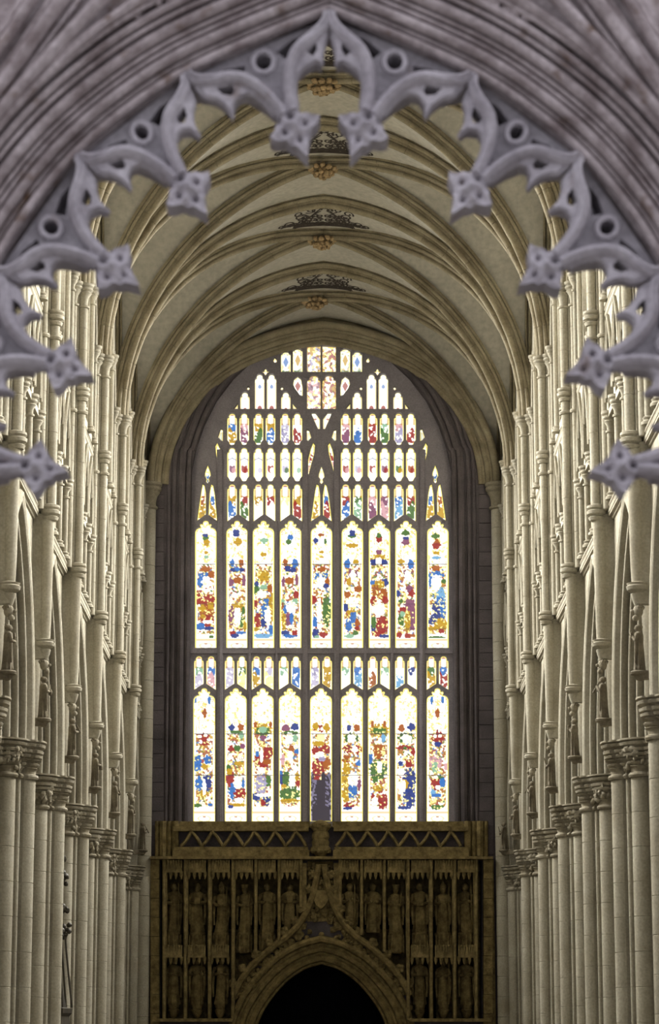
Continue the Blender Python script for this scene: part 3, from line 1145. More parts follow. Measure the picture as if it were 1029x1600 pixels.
XS6 = [361.8, 380.8, 403, 422, 445, 464]
XS6R = [1004 - x for x in reversed(XS6)]
ROW_D = ['GB', 'RV', 'GW', 'RW', 'YW', 'GR', 'RB', 'VC', 'NP', 'PN', 'BA', 'RV']
ROW_E = ['PN', 'RR', 'WL', 'RW', 'LV', 'WC', 'RN', 'LN', 'RW', 'PR', 'VG', 'OR']
ROW_F = ['BG', 'NP', 'GV', 'GB', 'LI', 'WR', 'NP', 'WB', 'RR', 'CV', 'NI', 'WR']
for i, x in enumerate(XS6 + XS6R):
    sg = -1 if i % 2 == 0 else 1
    PANES.append((small(x, 15.6, 752, 812, slant=11 * (1 if sg < 0 else -1)), 'fig', ROW_D[i], i))
    PANES.append((small(x, 15.6, 695, 749, lobed_foot=True), 'chev', ROW_E[i], i))
    PANES.append((small(x, 15.6, 641, 692, lobed_foot=True), 'fig', ROW_F[i], i))
for c in (0, 1):
    m = (lambda pts: [(1004 - x, y) for x, y in reversed(pts)]) if c else (lambda pts: pts)
    # heads over the six figures
    PANES.append((m(small(405, 15.2, 580, 635.5)), 'white', 'RB', 0))
    PANES.append((m(small(423.7, 15.2, 580, 635.5)), 'white', 'RB', 0))
    PANES.append((m(small(382, 15, 608, 635.5)), 'white', 'RW', 0))
    PANES.append((m(small(446, 15, 608, 635.5)), 'white', 'RW', 0))
    PANES.append((m([(364, 635.5), (371, 626), (371, 635.5)]), 'white', 'YW', 0))
    PANES.append((m([(457, 626), (465, 635.5), (457, 635.5)]), 'white', 'YW', 0))
    PANES.append((m(ell(387.3, 603, 2.4, 3.2)), 'white', 'YW', 0))
    PANES.append((m(ell(440, 603, 2.4, 3.2)), 'white', 'YW', 0))
    quat = []
    for q in range(16):
        a = 2 * PI * q / 16
        rr = 6.2 if q % 4 == 0 else (4.6 if q % 2 else 3.0)
        quat.append((414.3 + rr * math.cos(a), 577 + rr * math.sin(a)))
    PANES.append((m(quat), 'white', 'GW', 0))
    # side pieces
    PANES.append((m([(344, 666), (347.5, 667), (347.5, 686), (344.5, 685), (339.5, 679)]), 'white', 'VY', 0))
    PANES.append((m([(338.5, 687), (341.5, 694), (347, 702), (347, 736), (344.5, 737), (341.5, 724), (336.5, 705), (335.5, 692)]), 'fig', 'BO', 0))
    PANES.append((m([(479, 667), (482.5, 668), (486.5, 680), (481, 686), (479, 684)]), 'white', 'CW', 0))
    PANES.append((m([(489, 687), (492, 691), (490.5, 706), (486, 722), (482, 738), (479, 737), (480.5, 716), (485, 697)]), 'fig', 'RN', 0))
    # pair under its own gable at the outer ends
    PANES.append((m([(306.5, 811), (313.5, 762), (315.5, 752), (318.5, 754), (321, 768), (320.8, 801)]), 'fig', 'OG', 1))
    PANES.append((m([(324.5, 801), (326.5, 765), (329, 752), (332, 754), (335, 770), (338.5, 811)]), 'fig', 'BG', 2))
    PANES.append((m([(323.5, 722), (327.5, 733), (328.5, 740), (325.5, 744), (326.5, 749), (323.5, 752), (320.5, 749), (321.5, 744), (318.5, 740), (319.5, 733)]), 'fig', 'YB', 3))
    # crown of the window
    PANES.append((m(small(464.7, 15, 540.5, 577.5, tip=0.35)), 'diamond', 'GV', 0))
    PANES.append((m(small(446, 15, 545, 577.5, tip=0.5)), 'diamond', 'BV', 0))
    PANES.append((m([(428.5, 554), (432, 557), (432, 562.5), (428, 563), (425.5, 559)]), 'white', 'YW', 0))
    PANES.append((m([(464.7, 583.5), (470, 588), (472.3, 600), (472.3, 615), (469, 615), (460, 603), (457.3, 596), (459, 588)]), 'diamond', 'RD', 0))
    PANES.append((m([(485.5, 641), (492.5, 641), (499.5, 650), (499.5, 667), (496.5, 667), (491, 655)]), 'white', 'CR', 0))
    PANES.append((m([(490.2 - 10.8, 536.5), (490.2 + 10.4, 535.5), (490.2 + 10.4, 577.5), (490.2 - 10.8, 577.5)]), 'mosaic', 'GI' if not c else 'RG', 4))
    PANES.append((m(small(490, 21.4, 582, 635.5)), 'mosaic', 'PN' if not c else 'RG', 5))
# the two lights in the middle, under the crown
PANES.append(([(485, 812), (492, 762), (494.5, 752), (497.5, 754), (499.8, 768), (499.8, 802)], 'fig', 'YG', 6))
PANES.append(([(504.2, 802), (504.2, 768), (507, 752), (510, 754), (513.5, 770), (518.5, 812)], 'fig', 'BR', 7))
PANES.append(([(502, 724), (506, 735), (507, 742), (504, 745), (505.2, 750), (502, 753), (498.8, 750), (500, 745), (497, 742), (498, 735)], 'white', 'YW', 8))


def inside(poly, X, Y):
    r = np.zeros(X.shape, bool)
    n = len(poly)
    for i in range(n):
        x0, y0 = poly[i]
        x1, y1 = poly[(i + 1) % n]
        if y0 == y1:
            continue
        c = ((y0 > Y) != (y1 > Y)) & (X < (x1 - x0) * (Y - y0) / (y1 - y0) + x0)
        r ^= c
    return r


def edge_dist(poly, X, Y):
    d = np.full(X.shape, 1e9)
    n = len(poly)
    for i in range(n):
        ax, ay = poly[i]
        bx, by = poly[(i + 1) % n]
        dx, dy = bx - ax, by - ay
        L = dx * dx + dy * dy + 1e-9
        t = np.clip(((X - ax) * dx + (Y - ay) * dy) / L, 0, 1)
        d = np.minimum(d, np.hypot(X - ax - t * dx, Y - ay - t * dy))
    return d


nrs = np.random.RandomState(5)


def speck(X, Y, size, seed):
    """blocky random value, constant over pieces of about `size` pixels (little panes between the leads)"""
    ix = np.floor(X / size + 0.35 * np.sin(Y / size * 1.7 + seed)).astype(int)
    iy = np.floor(Y / size + 0.35 * np.sin(X / size * 1.3 + seed * 2)).astype(int)
    h = np.sin(ix * 127.1 + iy * 311.7 + seed * 74.7) * 43758.5453
    return h - np.floor(h)


def paint(poly, style, spec, idx, X, Y):
    C = np.empty(X.shape + (3,))
    C[:] = LIN['W']
    ed = edge_dist(poly, X, Y)
    xs = [p[0] for p in poly]
    ys = [p[1] for p in poly]
    x0, x1, y0, y1 = min(xs), max(xs), min(ys), max(ys)
    xc = (x0 + x1) / 2
    U = (X - xc) / ((x1 - x0) / 2)
    V = (Y - y0) / (y1 - y0)
    seed = x0 * 0.37 + y0 * 0.11

    def put_(mask, c, a=1.0):
        C[mask] = C[mask] * (1 - a) + LIN[c] * a
    if style == 'tall':
        s1 = speck(X, Y, 3.2, seed)
        put_((s1 > 0.82) & (V < 0.33), 'Y')
        put_((s1 > 0.93) & (V < 0.33), 'G', 0.35)
        core = (V > 0.34) & (V < 0.885) & (np.abs(U) < 0.74)
        put_(core & (s1 > 0.80), 'Y')
        put_(core & (s1 < 0.12), 'O', 0.95)
        put_(core & (s1 > 0.12) & (s1 < 0.18), 'V', 0.95)
        put_(core & (s1 > 0.18) & (s1 < 0.26), 'R', 0.95)
        put_(core & (s1 > 0.26) & (s1 < 0.31), 'G', 0.9)
        put_(core & (s1 > 0.31) & (s1 < 0.36), 'B', 0.93)
        # leads between the little pieces, and drawn canopy work above the picture
        lead = np.zeros(X.shape, bool)
        lead[:-1, :] |= s1[1:, :] != s1[:-1, :]
        lead[:, :-1] |= s1[:, 1:] != s1[:, :-1]
        put_(core & lead & (speck(X, Y, 5.5, seed + 9) > 0.45), 'G', 0.75)
        put_((V < 0.33) & (V > 0.08) & (np.abs(np.mod(np.abs(X - xc), 5.2) - 2.6) < 0.5) & (speck(X * 0.5, Y * 0.25, 3.0, seed) > 0.42), 'G', 0.55)
        put_((V < 0.33) & (V > 0.08) & lead & (speck(X, Y, 6.0, seed + 4) > 0.7), 'G', 0.6)
        put_((V < 0.10) & (ed < 3.2) & (speck(X, Y, 2.4, seed + 1) > 0.6), 'O', 0.7)
        # gold beading beside the picture
        bead = (np.abs(np.abs(U) - 0.78) < 0.05) & (V > 0.3)
        put_(bead & (speck(X * 0, Y, 4.0, seed) > 0.35), 'G', 0.55)
        put_((np.abs(U) > 0.84) & (np.mod(Y, 12) < 1.2) & (V > 0.3), 'G', 0.6)
        for it in spec.split():
            c = it[0]
            bx, by, rx, ry = [float(q) for q in it[1:].split(',')]
            wob = 0.22 * np.sin(X * 1.1 + by) + 0.22 * np.sin(Y * 0.9 + bx)
            m = ((X - bx) / (rx * 1.12 + 0.4)) ** 2 + ((Y - by) / (ry * 1.12 + 0.4)) ** 2 + wob < 1.0
            put_(m, c, 0.985)
            if rx * ry > 25:
                put_(m & (speck(X, Y, 2.6, bx + by) > 0.86), 'Y', 0.8)
                put_(m & (speck(X, Y, 2.2, bx - by) < 0.12), 'K', 0.4)
        # panel at the foot
        foot = V > 0.915
        C[foot] = LIN['W']
        put_(foot & (np.abs(V - 0.93) < 0.008), 'G', 0.7)
        put_(foot & (np.abs(((X - xc) / 13) ** 2 + ((V - 0.975) / 0.028) ** 2 - 0.55) < 0.2), 'G', 0.6)
        put_(foot & (np.abs(X - xc) < 2.5) & (np.abs(V - 0.962) < 0.005), 'O', 0.9)
        # saddle bars
        for k in (0.105, 0.18, 0.34, 0.395, 0.53, 0.65, 0.75, 0.845):
            put_(np.abs(Y - (y0 + k * (y1 - y0))) < (0.75 if k in (0.34, 0.65) else 0.5), 'K', 0.75 if k in (0.34, 0.65) else 0.35)
        if 'R493,1213' in spec:
            # foot of the middle light painted dark, as if blocked from outside
            low = (Y + 3 * np.sin(X * 0.7) > 1206) & ~((np.abs(X - 496) < 6) & (Y < 1216))
            C[low] = LIN['K'] * 0.75
            put_(low & (np.abs(np.abs(X - 501) - 11) < 4) & (speck(X, Y, 3, 1) > 0.55) & (Y < 1258), 'I', 0.45)
            put_(low & (np.abs(U) > 0.8) & (speck(X, Y, 4, 2) > 0.6), 'L', 0.6)
        put_(ed < 1.9, 'Y', 0.9)
        put_(ed < 1.15, 'E', 0.8)
    elif style == 'fig':
        a, b2 = spec[0], spec[1]
        body = (np.abs(U - 0.1 * np.sin(V * 9 + seed)) < 0.78) & (V > 0.30) & (V < 0.9)
        put_(body & (V < 0.55), a, 0.97)
        put_(body & (V >= 0.50 + 0.08 * np.sin(U * 4 + seed)), b2, 0.97)
        s1 = speck(X, Y, 2.8, seed)
        put_(body & (s1 > 0.84), 'W', 0.85)
        put_(body & (s1 < 0.12), 'K', 0.3)
        put_((V < 0.34) & (np.abs(U) > 0.52), 'G', 0.8)
        put_((V < 0.07) & (idx % 2 == 0), 'R', 0.85)
        put_((V > 0.30) & (np.abs(U) > 0.82), a if a not in 'WYL' else 'G', 0.5)
        C[(U ** 2 * 4 + ((V - 0.22) / 0.09) ** 2) < 1] = LIN['W']
        put_(ed < 1.6, 'Y', 0.8)
        put_(ed < 0.95, 'E', 0.8)
    elif style == 'chev':
        a, b2 = spec[0], spec[1]
        put_((np.abs(U) > 0.72), 'Y')
        put_((np.abs(U) > 0.72) & (np.abs(V - 0.5) < 0.22), 'G', 0.8)
        put_(np.abs(V - 0.28 - np.abs(U) * 0.09) < 0.022, 'D', 0.7)
        put_((U ** 2 * 2.6 + ((V - 0.58) / 0.14) ** 2 < 1), a, 0.93)
        put_(((U - 0.3) ** 2 * 5 + ((V - 0.64) / 0.08) ** 2 < 1), b2, 0.85)
        C[(U ** 2 * 4 + ((V - 0.43) / 0.09) ** 2) < 1] = LIN['W']
        put_(ed < 1.6, 'Y', 0.8)
        put_(ed < 0.95, 'E', 0.8)
    elif style == 'white':
        a, b2 = spec[0], spec[1]
        put_((ed < 2.2) & (V > 0.2), 'G', 0.55)
        if y1 - y0 > 20:
            put_((U ** 2 * 3 + ((V - 1.02) / 0.16) ** 2 < 1), a, 0.9)
            put_((U ** 2 * 8 + ((V - 0.33) / 0.06) ** 2 < 1), b2 if b2 != 'W' else 'Y', 0.8)
        elif a in 'VCR':
            put_(ed > 1.5, a, 0.5)
        put_(ed < 0.95, 'E', 0.7)
    elif style == 'diamond':
        a, b2 = spec[0], spec[1]
        s1 = speck(X, Y, 3.0, seed)
        put_(s1 > 0.6, 'G', 0.7)
        put_((s1 < 0.15), b2, 0.7)
        d = np.abs(U) + np.abs(V - 0.45) * 2.3
        put_(d < 0.95, 'W')
        put_(d < 0.62, a, 0.85)
        put_(V > 0.87, b2, 0.7)
        put_(ed < 1.2, 'Y', 0.8)
    elif style == 'mosaic':
        a, b2 = spec[0], spec[1]
        s1 = speck(X, Y, 4.6, seed)
        s2 = speck(X, Y, 2.8, seed + 3)
        put_(s1 < 0.32, a, 0.85)
        put_((s1 > 0.32) & (s1 < 0.52), b2, 0.85)
        put_((s1 > 0.52) & (s1 < 0.6), 'R' if a != 'R' else 'O', 0.8)
        put_(s2 > 0.8, 'Y')
        put_(s2 < 0.08, 'K', 0.5)
        put_(ed < 1.5, 'G', 0.6)
    return C


YGL = YW + 0.36
# everything in the window is laid out on the wall's front plane, then set back with the same X and Z
YTR = YW + 0.22


def winfn(u, v, d):
    p = P(u, v, YW)
    return (p.x, d, p.z)


b = MB()
b.plate(WIN_OUT, [p[0] for p in PANES], winfn, YTR, YTR + 0.30, back=False)
window = b.build('window_1', M_TRACERY, smooth=0)
tag(window, 'huge pointed west window with nine tall stained glass lights and dark tracery', None, None, 'structure')

for poly, style, spec, idx in PANES:
    xs = [p[0] for p in poly]
    ys = [p[1] for p in poly]
    st = 0.9
    nx = max(int((max(xs) - min(xs) + 2) / st), 3)
    ny = max(int((max(ys) - min(ys) + 2) / st), 3)
    gx = np.linspace(min(xs) - 0.8, max(xs) + 0.8, nx + 1)
    gy = np.linspace(min(ys) - 0.8, max(ys) + 0.8, ny + 1)
    X, Y = np.meshgrid(gx, gy)
    C = paint(poly, style, spec, idx, X, Y)
    cx, cy = (X[:-1, :-1] + X[1:, 1:]) / 2, (Y[:-1, :-1] + Y[1:, 1:]) / 2
    ok = inside(poly, cx, cy) | (edge_dist(poly, cx, cy) < 1.1)
    used = np.zeros(X.shape, bool)
    jj, ii = np.nonzero(ok)
    for dj, di in ((0, 0), (0, 1), (1, 0), (1, 1)):
        used[jj + dj, ii + di] = True
    ids = -np.ones(X.shape, int)
    ids[used] = np.arange(used.sum())
    vs = [winfn(x, y, YTR + 0.16) for x, y in zip(X[used], Y[used])]
    fs = np.stack([ids[jj, ii], ids[jj, ii + 1], ids[jj + 1, ii + 1], ids[jj + 1, ii]], 1).tolist()
    me = bpy.data.meshes.new('pane')
    me.from_pydata(vs, [], fs)
    me.materials.append(M_GLASS)
    at = me.color_attributes.new('glass', 'FLOAT_COLOR', 'POINT')
    cc = np.ones((used.sum(), 4), np.float32)
    cc[:, :3] = C[used]
    at.data.foreach_set('color', cc.ravel())
    put('pane', me, window)

# shafts of the main mullions and the transoms
def mullion(x, ytop, r, name='mullion'):
    b = MB()
    a, c = P(x, 1290, YW), P(x, ytop, YW)
    b.tube([(a.x, YTR - 0.02, a.z), (c.x, YTR - 0.02, c.z)], r, 8)
    b.build(name, M_TRACERY, window)


for x in (343, 388.7, 431, 476.5, 525.5, 571, 613, 660):
    big = x in (343, 476.5, 525.5, 660)
    mullion(x, 700 if big else 812, 0.075 if big else 0.045)
for y in (1016, ):
    b = MB()
    a, c = P(297, y, YW), P(707, y, YW)
    b.box(a.x, c.x, YTR - 0.06, YTR + 0.05, a.z - 0.05, a.z + 0.05)
    b.build('transom', M_TRACERY, window, smooth=0)
# outside wall behind the tracery keeps stray light out
# ================================================================== carved screen below the window
def wp(x, y, Y=YW):
    return P(x, y, Y)


def wbox(b, x0, x1, y0, y1, d0, d1):
    a, c = P(x0, y1, YW), P(x1, y0, YW)
    b.box(a.x, c.x, d0, d1, a.z, c.z)


MPX = (P(600, 1450, YW).x - P(400, 1450, YW).x) / 200.0          # metres per pixel on the west wall

b = MB()
for x0, x1 in ((272, 482), (521, 730)):
    wbox(b, x0 - 2, x1 + 2, 1284, 1293, YW - 0.10, YW)
    wbox(b, x0, x1, 1293, 1300, YW - 0.3, YW)
    wbox(b, x0 + 1, x1 - 1, 1325, 1330, YW - 0.3, YW)
    wbox(b, x0 - 1, x1 + 1, 1330, 1340, YW - 0.38, YW)
wbox(b, 236, 768, 1340.5, 1344.5, YW - 0.46, YW)
b.build('parapet_ledge', M_SCREEN, wall_west, smooth=0)
for x0, x1 in ((283, 478), (524, 719)):
    n = 6
    w = (x1 - x0) / n
    for k in range(n):
        for q in (0, 1):
            xa = x0 + w * k + (w / 2 if q else 0)
            ya, yb = (1323.5, 1301) if q == 0 else (1301, 1323.5)
            b = MB()
            pts = [P(xa + w / 2 * f, ya + (yb - ya) * f + 2.5 * math.sin(f * PI) * (1 if q == 0 else -1), YW) for f in [i / 6 for i in range(7)]]
            b.tube([(p.x, YW - 0.24, p.z) for p in pts], 0.045, 7, squash=(Vector((0, 1, 0)), 1.6))
            b.build('zigzag_bar', M_SCREEN, wall_west)
# bundle mouldings each side of the parapet
for sg in (-1, 1):
    for k, r_ in enumerate((0.09, 0.06, 0.1, 0.05)):
        x = 502 + sg * (228 + 9.5 * k)
        b = MB()
        a, c = P(x, 1340, YW), P(x, 1284, YW)
        b.tube([(a.x, YW - 0.12, a.z), (c.x, YW - 0.12, c.z)], r_, 8)
        b.build('jamb_roll', M_SCREEN, wall_west)


def statue(kind, seed, H=1.0, wide=1.0):
    """robed standing figure of height H, facing -y: one continuous surface from hem to crown, arms and attributes on it"""
    r = random.Random(seed)
    b = MB()
    seg = 28
    sway = r.uniform(-0.03, 0.03)
    ph = r.uniform(0, 6)
    nf = r.choice((7, 8, 9))
    prof = [(0.00, 0.135, 0.110), (0.03, 0.150, 0.120), (0.10, 0.140, 0.112), (0.25, 0.128, 0.104), (0.40, 0.124, 0.100), (0.52, 0.116, 0.094), (0.60, 0.112, 0.090),
            (0.68, 0.124, 0.094), (0.75, 0.140, 0.092), (0.795, 0.136, 0.082), (0.82, 0.090, 0.066), (0.838, 0.048, 0.048), (0.850, 0.043, 0.046), (0.862, 0.050, 0.056),
            (0.885, 0.062, 0.068), (0.915, 0.068, 0.074), (0.945, 0.066, 0.072), (0.975, 0.050, 0.056), (0.994, 0.024, 0.028), (1.0, 0.004, 0.004)]
    rings = []
    for f, rx, ry in prof:
        ring = []
        for j in range(seg):
            a = 2 * PI * j / seg
            k = 1.0
            if f < 0.62:
                k += (0.11 - 0.10 * f) * math.sin(nf * a + ph + f * 2.2) + 0.03 * math.sin(3 * a + f * 7)
            elif f < 0.80:
                k += 0.04 * math.sin(5 * a + ph)
            x = rx * k * math.cos(a) * wide
            y = ry * k * math.sin(a)
            if 0.84 < f < 0.99:
                y -= 0.012
                if math.sin(a) < -0.9 and 0.88 < f < 0.93:
                    y -= 0.014           # nose
                if math.sin(a) < -0.7 and f < 0.88 and kind in ('beard', 'king', 'bishop'):
                    y -= 0.02
            ring.append(((x + sway * math.sin(f * PI)) * H, y * H, f * H))
        rings.append(ring)
    b.loft(rings)
    # hair or hood
    b.blob((0, 0.016 * H, 0.935 * H), (0.074 * H, 0.074 * H, 0.066 * H), 12, 7, lump=0.05, rnd=r)
    # arms: sleeves wide at the cuff
    hx = r.uniform(0.03, 0.06)
    hz = r.uniform(0.56, 0.66)
    hands = []
    for sg in (-1, 1):
        up = sg * (1 if kind != 'pipe' else 1)
        dz = {'pipe': 0.16, 'fiddle': 0.12, 'lute': 0.02, 'book': 0.0, 'staff': 0.05}.get(kind, 0.0) * (1 if sg > 0 else 0.4)
        sh = Vector((sg * 0.125 * wide, 0, 0.775)) * H
        el = Vector((sg * 0.168 * wide, -0.02, 0.62)) * H
        ha = Vector((sg * hx, -0.135, hz + dz)) * H
        b.tube([sh, (sh + el) / 2 + Vector((sg * 0.012 * H, 0, 0)), el, (el + ha) / 2 + Vector((0, -0.01 * H, -0.005 * H)), ha],
               [0.040 * H, 0.043 * H, 0.042 * H, 0.040 * H, 0.030 * H], 8)
        b.blob(ha + Vector((-sg * 0.012 * H, -0.018 * H, 0.006 * H)), (0.024 * H, 0.022 * H, 0.026 * H), 7, 5)
        hands.append(ha)
    # hanging cloak ends
    for sg in (-1, 1):
        b.tube([Vector((sg * 0.15, -0.03, 0.62)) * H, Vector((sg * 0.16, -0.04, 0.4)) * H, Vector((sg * 0.145, -0.05, 0.16)) * H], [0.035 * H, 0.03 * H, 0.02 * H], 7)
    if kind == 'book':
        b.box(-0.055 * H, 0.055 * H, -0.19 * H, -0.165 * H, (hz - 0.02) * H, (hz + 0.11) * H)
    elif kind == 'staff':
        b.tube([Vector((0.11, -0.15, 0.02)) * H, Vector((0.10, -0.15, 0.98)) * H], 0.013 * H, 6)
    elif kind == 'pipe':
        b.tube([Vector((0, -0.085, 0.88)) * H, Vector((0.01, -0.18, 0.74)) * H, Vector((0.02, -0.24, 0.62)) * H], [0.011 * H, 0.016 * H, 0.03 * H], 8)
    elif kind == 'fiddle':
        b.blob(Vector((0.05, -0.15, 0.75)) * H, (0.06 * H, 0.03 * H, 0.09 * H), 10, 6)
        b.tube([Vector((0.05, -0.16, 0.68)) * H, Vector((-0.02, -0.19, 0.52)) * H], 0.013 * H, 6)
        b.tube([Vector((-0.12, -0.17, 0.70)) * H, Vector((0.14, -0.18, 0.78)) * H], 0.006 * H, 5)
    elif kind == 'lute':
        b.blob(Vector((-0.03, -0.16, 0.62)) * H, (0.075 * H, 0.04 * H, 0.085 * H), 10, 6)
        b.tube([Vector((-0.01, -0.17, 0.66)) * H, Vector((0.13, -0.18, 0.84)) * H], 0.013 * H, 6)
    elif kind == 'king':
        b.lathe([(0.066 * H, 0.96 * H), (0.082 * H, 1.03 * H), (0.074 * H, 1.03 * H), (0.058 * H, 0.965 * H)], (0, 0, 0), 12)
        b.tube([Vector((0.09, -0.15, 0.55)) * H, Vector((0.115, -0.15, 0.86)) * H], 0.013 * H, 6)
    elif kind == 'bishop':
        b.loft([[(0.066 * H * math.cos(a), 0.056 * H * math.sin(a), 0.95 * H) for a in [2 * PI * j / 12 for j in range(12)]],
                [(0.07 * H * math.cos(a), 0.05 * H * math.sin(a), 1.01 * H) for a in [2 * PI * j / 12 for j in range(12)]],
                [(0.012 * H * math.cos(a), 0.03 * H * math.sin(a), 1.10 * H) for a in [2 * PI * j / 12 for j in range(12)]]])
        b.tube([Vector((0.12, -0.14, 0.02)) * H, Vector((0.12, -0.14, 0.98)) * H], 0.011 * H, 6)
    elif kind == 'drum':
        b.lathe([(0.0, 0.5 * H), (0.07 * H, 0.5 * H), (0.07 * H, 0.6 * H), (0, 0.6 * H)], (0, -0.17 * H, 0), 12)
    return b


# niches: pixel x of centre, two rows
NICHE_L = [272, 309, 346, 382, 417.5, 453]
NICHE_R = [546, 582, 618, 655, 691.5, 727]
POST_L = [257, 290, 327.5, 364, 399.5, 436, 470]
POST_R = [531, 564.5, 600, 637, 673, 709.5, 743]
Y_POST_END = {399.5: 1488, 436: 1470, 470: 1418, 531: 1418, 564.5: 1462, 600: 1488}

for x in POST_L + POST_R:
    yb = Y_POST_END.get(x, 1594)
    b = MB()
    a, c = P(x, yb, YW), P(x, 1345, YW)
    b.box(a.x - 0.04, a.x + 0.04, YW - 0.34, YW + 0.52, a.z, c.z)
    b.tube([(a.x, YW - 0.36, a.z), (c.x, YW - 0.36, c.z)], 0.035, 8)
    b.build('niche_pilaster', M_SCREEN, wall_west)
for x0, x1 in ((236, 250), (754, 768)):
    for k in range(9):
        b = MB()
        wbox(b, x0, x1, 1345 + k * 30, 1345 + (k + 1) * 30 - 0.8, YW - 0.3, YW)
        b.build('stone', M_SCREEN, wall_west, smooth=0)
    b = MB()
    wbox(b, x0 - 2 if x0 < 500 else x0 + 14, x1 - 12 if x0 < 500 else x1 + 2, 1345, 1690, YW - 0.2, YW)
    b.build('pier_strip', M_SCREEN, wall_west, smooth=0)


def m_canopy():
    b = MB()
    w = 13.5 * MPX
    # little gabled canopy with pendants, hung from above (local origin at its top middle)
    b.loft([[(-w, -0.34, 0), (w, -0.34, 0), (w, 0.5, 0), (-w, 0.5, 0)], [(-w, -0.34, -0.30), (w, -0.34, -0.30), (w, 0.5, -0.30), (-w, 0.5, -0.30)]])
    for k in (-1, 0, 1):
        x = k * w * 0.62
        b.loft([[(x - 0.07, -0.40, -0.30), (x + 0.07, -0.40, -0.30), (x + 0.07, -0.3, -0.30), (x - 0.07, -0.3, -0.30)],
                [(x - 0.01, -0.38, -0.04), (x + 0.01, -0.38, -0.04), (x + 0.01, -0.34, -0.04), (x - 0.01, -0.34, -0.04)]])
        b.blob((x, -0.37, -0.02), 0.035, 6, 4)
    for k in range(4):
        x = (k - 1.5) * w * 0.62
        b.loft([[(x + 0.05 * math.cos(a), -0.34 + 0.05 * math.sin(a), -0.28) for a in [2 * PI * j / 8 for j in range(8)]],
                [(x + 0.04 * math.cos(a), -0.34 + 0.04 * math.sin(a), -0.38) for a in [2 * PI * j / 8 for j in range(8)]],
                [(x + 0.012 * math.cos(a), -0.34 + 0.012 * math.sin(a), -0.46) for a in [2 * PI * j / 8 for j in range(8)]]])
        b.tube([(x, -0.37, -0.3), (x, -0.37, 0)], 0.02, 6)
    return b.mesh('niche_canopy', M_SCREEN, 40)


def m_pedestal():
    b = MB()
    n = 6

    def ring(r, z):
        return [(r * math.cos(PI * (j / n)) * 1.0, -0.02 - r * 0.9 * math.sin(PI * (j / n)), z) for j in range(n + 1)] + [(-r, 0.43, z), (r, 0.43, z)]
    w = 13.0 * MPX
    b.loft([ring(w * 0.55, -0.50), ring(w * 0.8, -0.42), ring(w * 0.9, -0.30), ring(w * 0.82, -0.28), ring(w * 0.86, -0.08), ring(w, -0.05), ring(w, 0.0)])
    for k in range(5):
        a = PI * (k + 0.5) / 5
        b.tube([(w * 0.9 * math.cos(a), -0.02 - w * 0.85 * math.sin(a), -0.48), (w * 0.9 * math.cos(a), -0.02 - w * 0.85 * math.sin(a), -0.06)], 0.03, 6)
    return b.mesh('pedestal', M_SCREEN, 40)


CANOPY, PEDESTAL = m_canopy(), m_pedestal()
KINDS = ['staff', 'book', 'bishop', 'king', 'beard', 'book', 'staff', 'beard', 'king', 'book', 'bishop', 'staff']
KTXT = {'staff': 'holding a staff', 'book': 'holding a book', 'bishop': 'wearing a mitre', 'king': 'wearing a crown', 'beard': 'with clasped hands'}
for i, x in enumerate(NICHE_L + NICHE_R):
    c = P(x, 1346, YW)
    put('niche_canopy', CANOPY, wall_west, (c.x, YW, c.z))
    zb = P(x, 1457, YW).z
    zt = P(x, 1380, YW).z
    st = empty('niche_statue', (c.x, YW + 0.08, zb))
    side = 'left' if i < 6 else 'right'
    k = (i + 1) if i < 6 else (12 - i)
    place = '%s niche from the %s end' % (ORD[k - 1], side)
    tag(st, 'carved stone saint %s, upper row, %s' % (KTXT[KINDS[i]], place), 'statue', 'statues in the upper niches of the west wall')
    H = (zt - zb) / (1.0 if KINDS[i] not in ('bishop', 'king') else 1.06)
    sb = statue(KINDS[i], 20 + i, H)
    sb.build('figure', M_SCREEN, st, smooth=50)
    if 2 < i + 1 <= 5 or i < 3 or i > 7:
        put('pedestal', PEDESTAL, st, (0, 0.0, 0))
for i, x in enumerate([272, 308, 344.5, 655, 692, 728]):
    c = P(x, 1500, YW)
    cz = P(x, 1478, YW).z
    put('niche_canopy', CANOPY, wall_west, (c.x, YW, cz))
    zb = P(x, 1570, YW).z
    zt = P(x, 1494, YW).z
    st = empty('niche_statue', (c.x, YW + 0.08, zb))
    kd = ['beard', 'staff', 'book', 'book', 'bishop', 'beard'][i]
    side = 'left' if i < 3 else 'right'
    k = (i + 1) if i < 3 else (6 - i)
    tag(st, 'shadowed stone saint %s, lower row, %s niche from the %s end' % (KTXT[kd], ORD[k - 1], side), 'statue', 'statues in the lower niches of the west wall')
    H = (zt - zb) / (1.0 if kd not in ('bishop', 'king') else 1.06)
    statue(kd, 60 + i, H, 0.9).build('figure', M_SCREEN, st, smooth=50)
    b = MB()
    w = 9 * MPX
    b.lathe([(0.02, -0.34), (w * 0.5, -0.3), (w * 0.85, -0.2), (w, -0.12), (w * 0.8, -0.1), (w * 0.95, -0.04), (w * 0.95, 0)], (0, 0, 0), 12)
    b.box(-0.08, 0.08, 0, 0.44, -0.22, -0.02)
    b.build('pedestal', M_SCREEN, st)
b = MB()
wbox(b, 240, 364, 1592, 1597, YW - 0.4, YW + 0.52)
wbox(b, 638, 766, 1592, 1597, YW - 0.4, YW + 0.52)
b.build('niche_sill', M_SCREEN, wall_west, smooth=0)

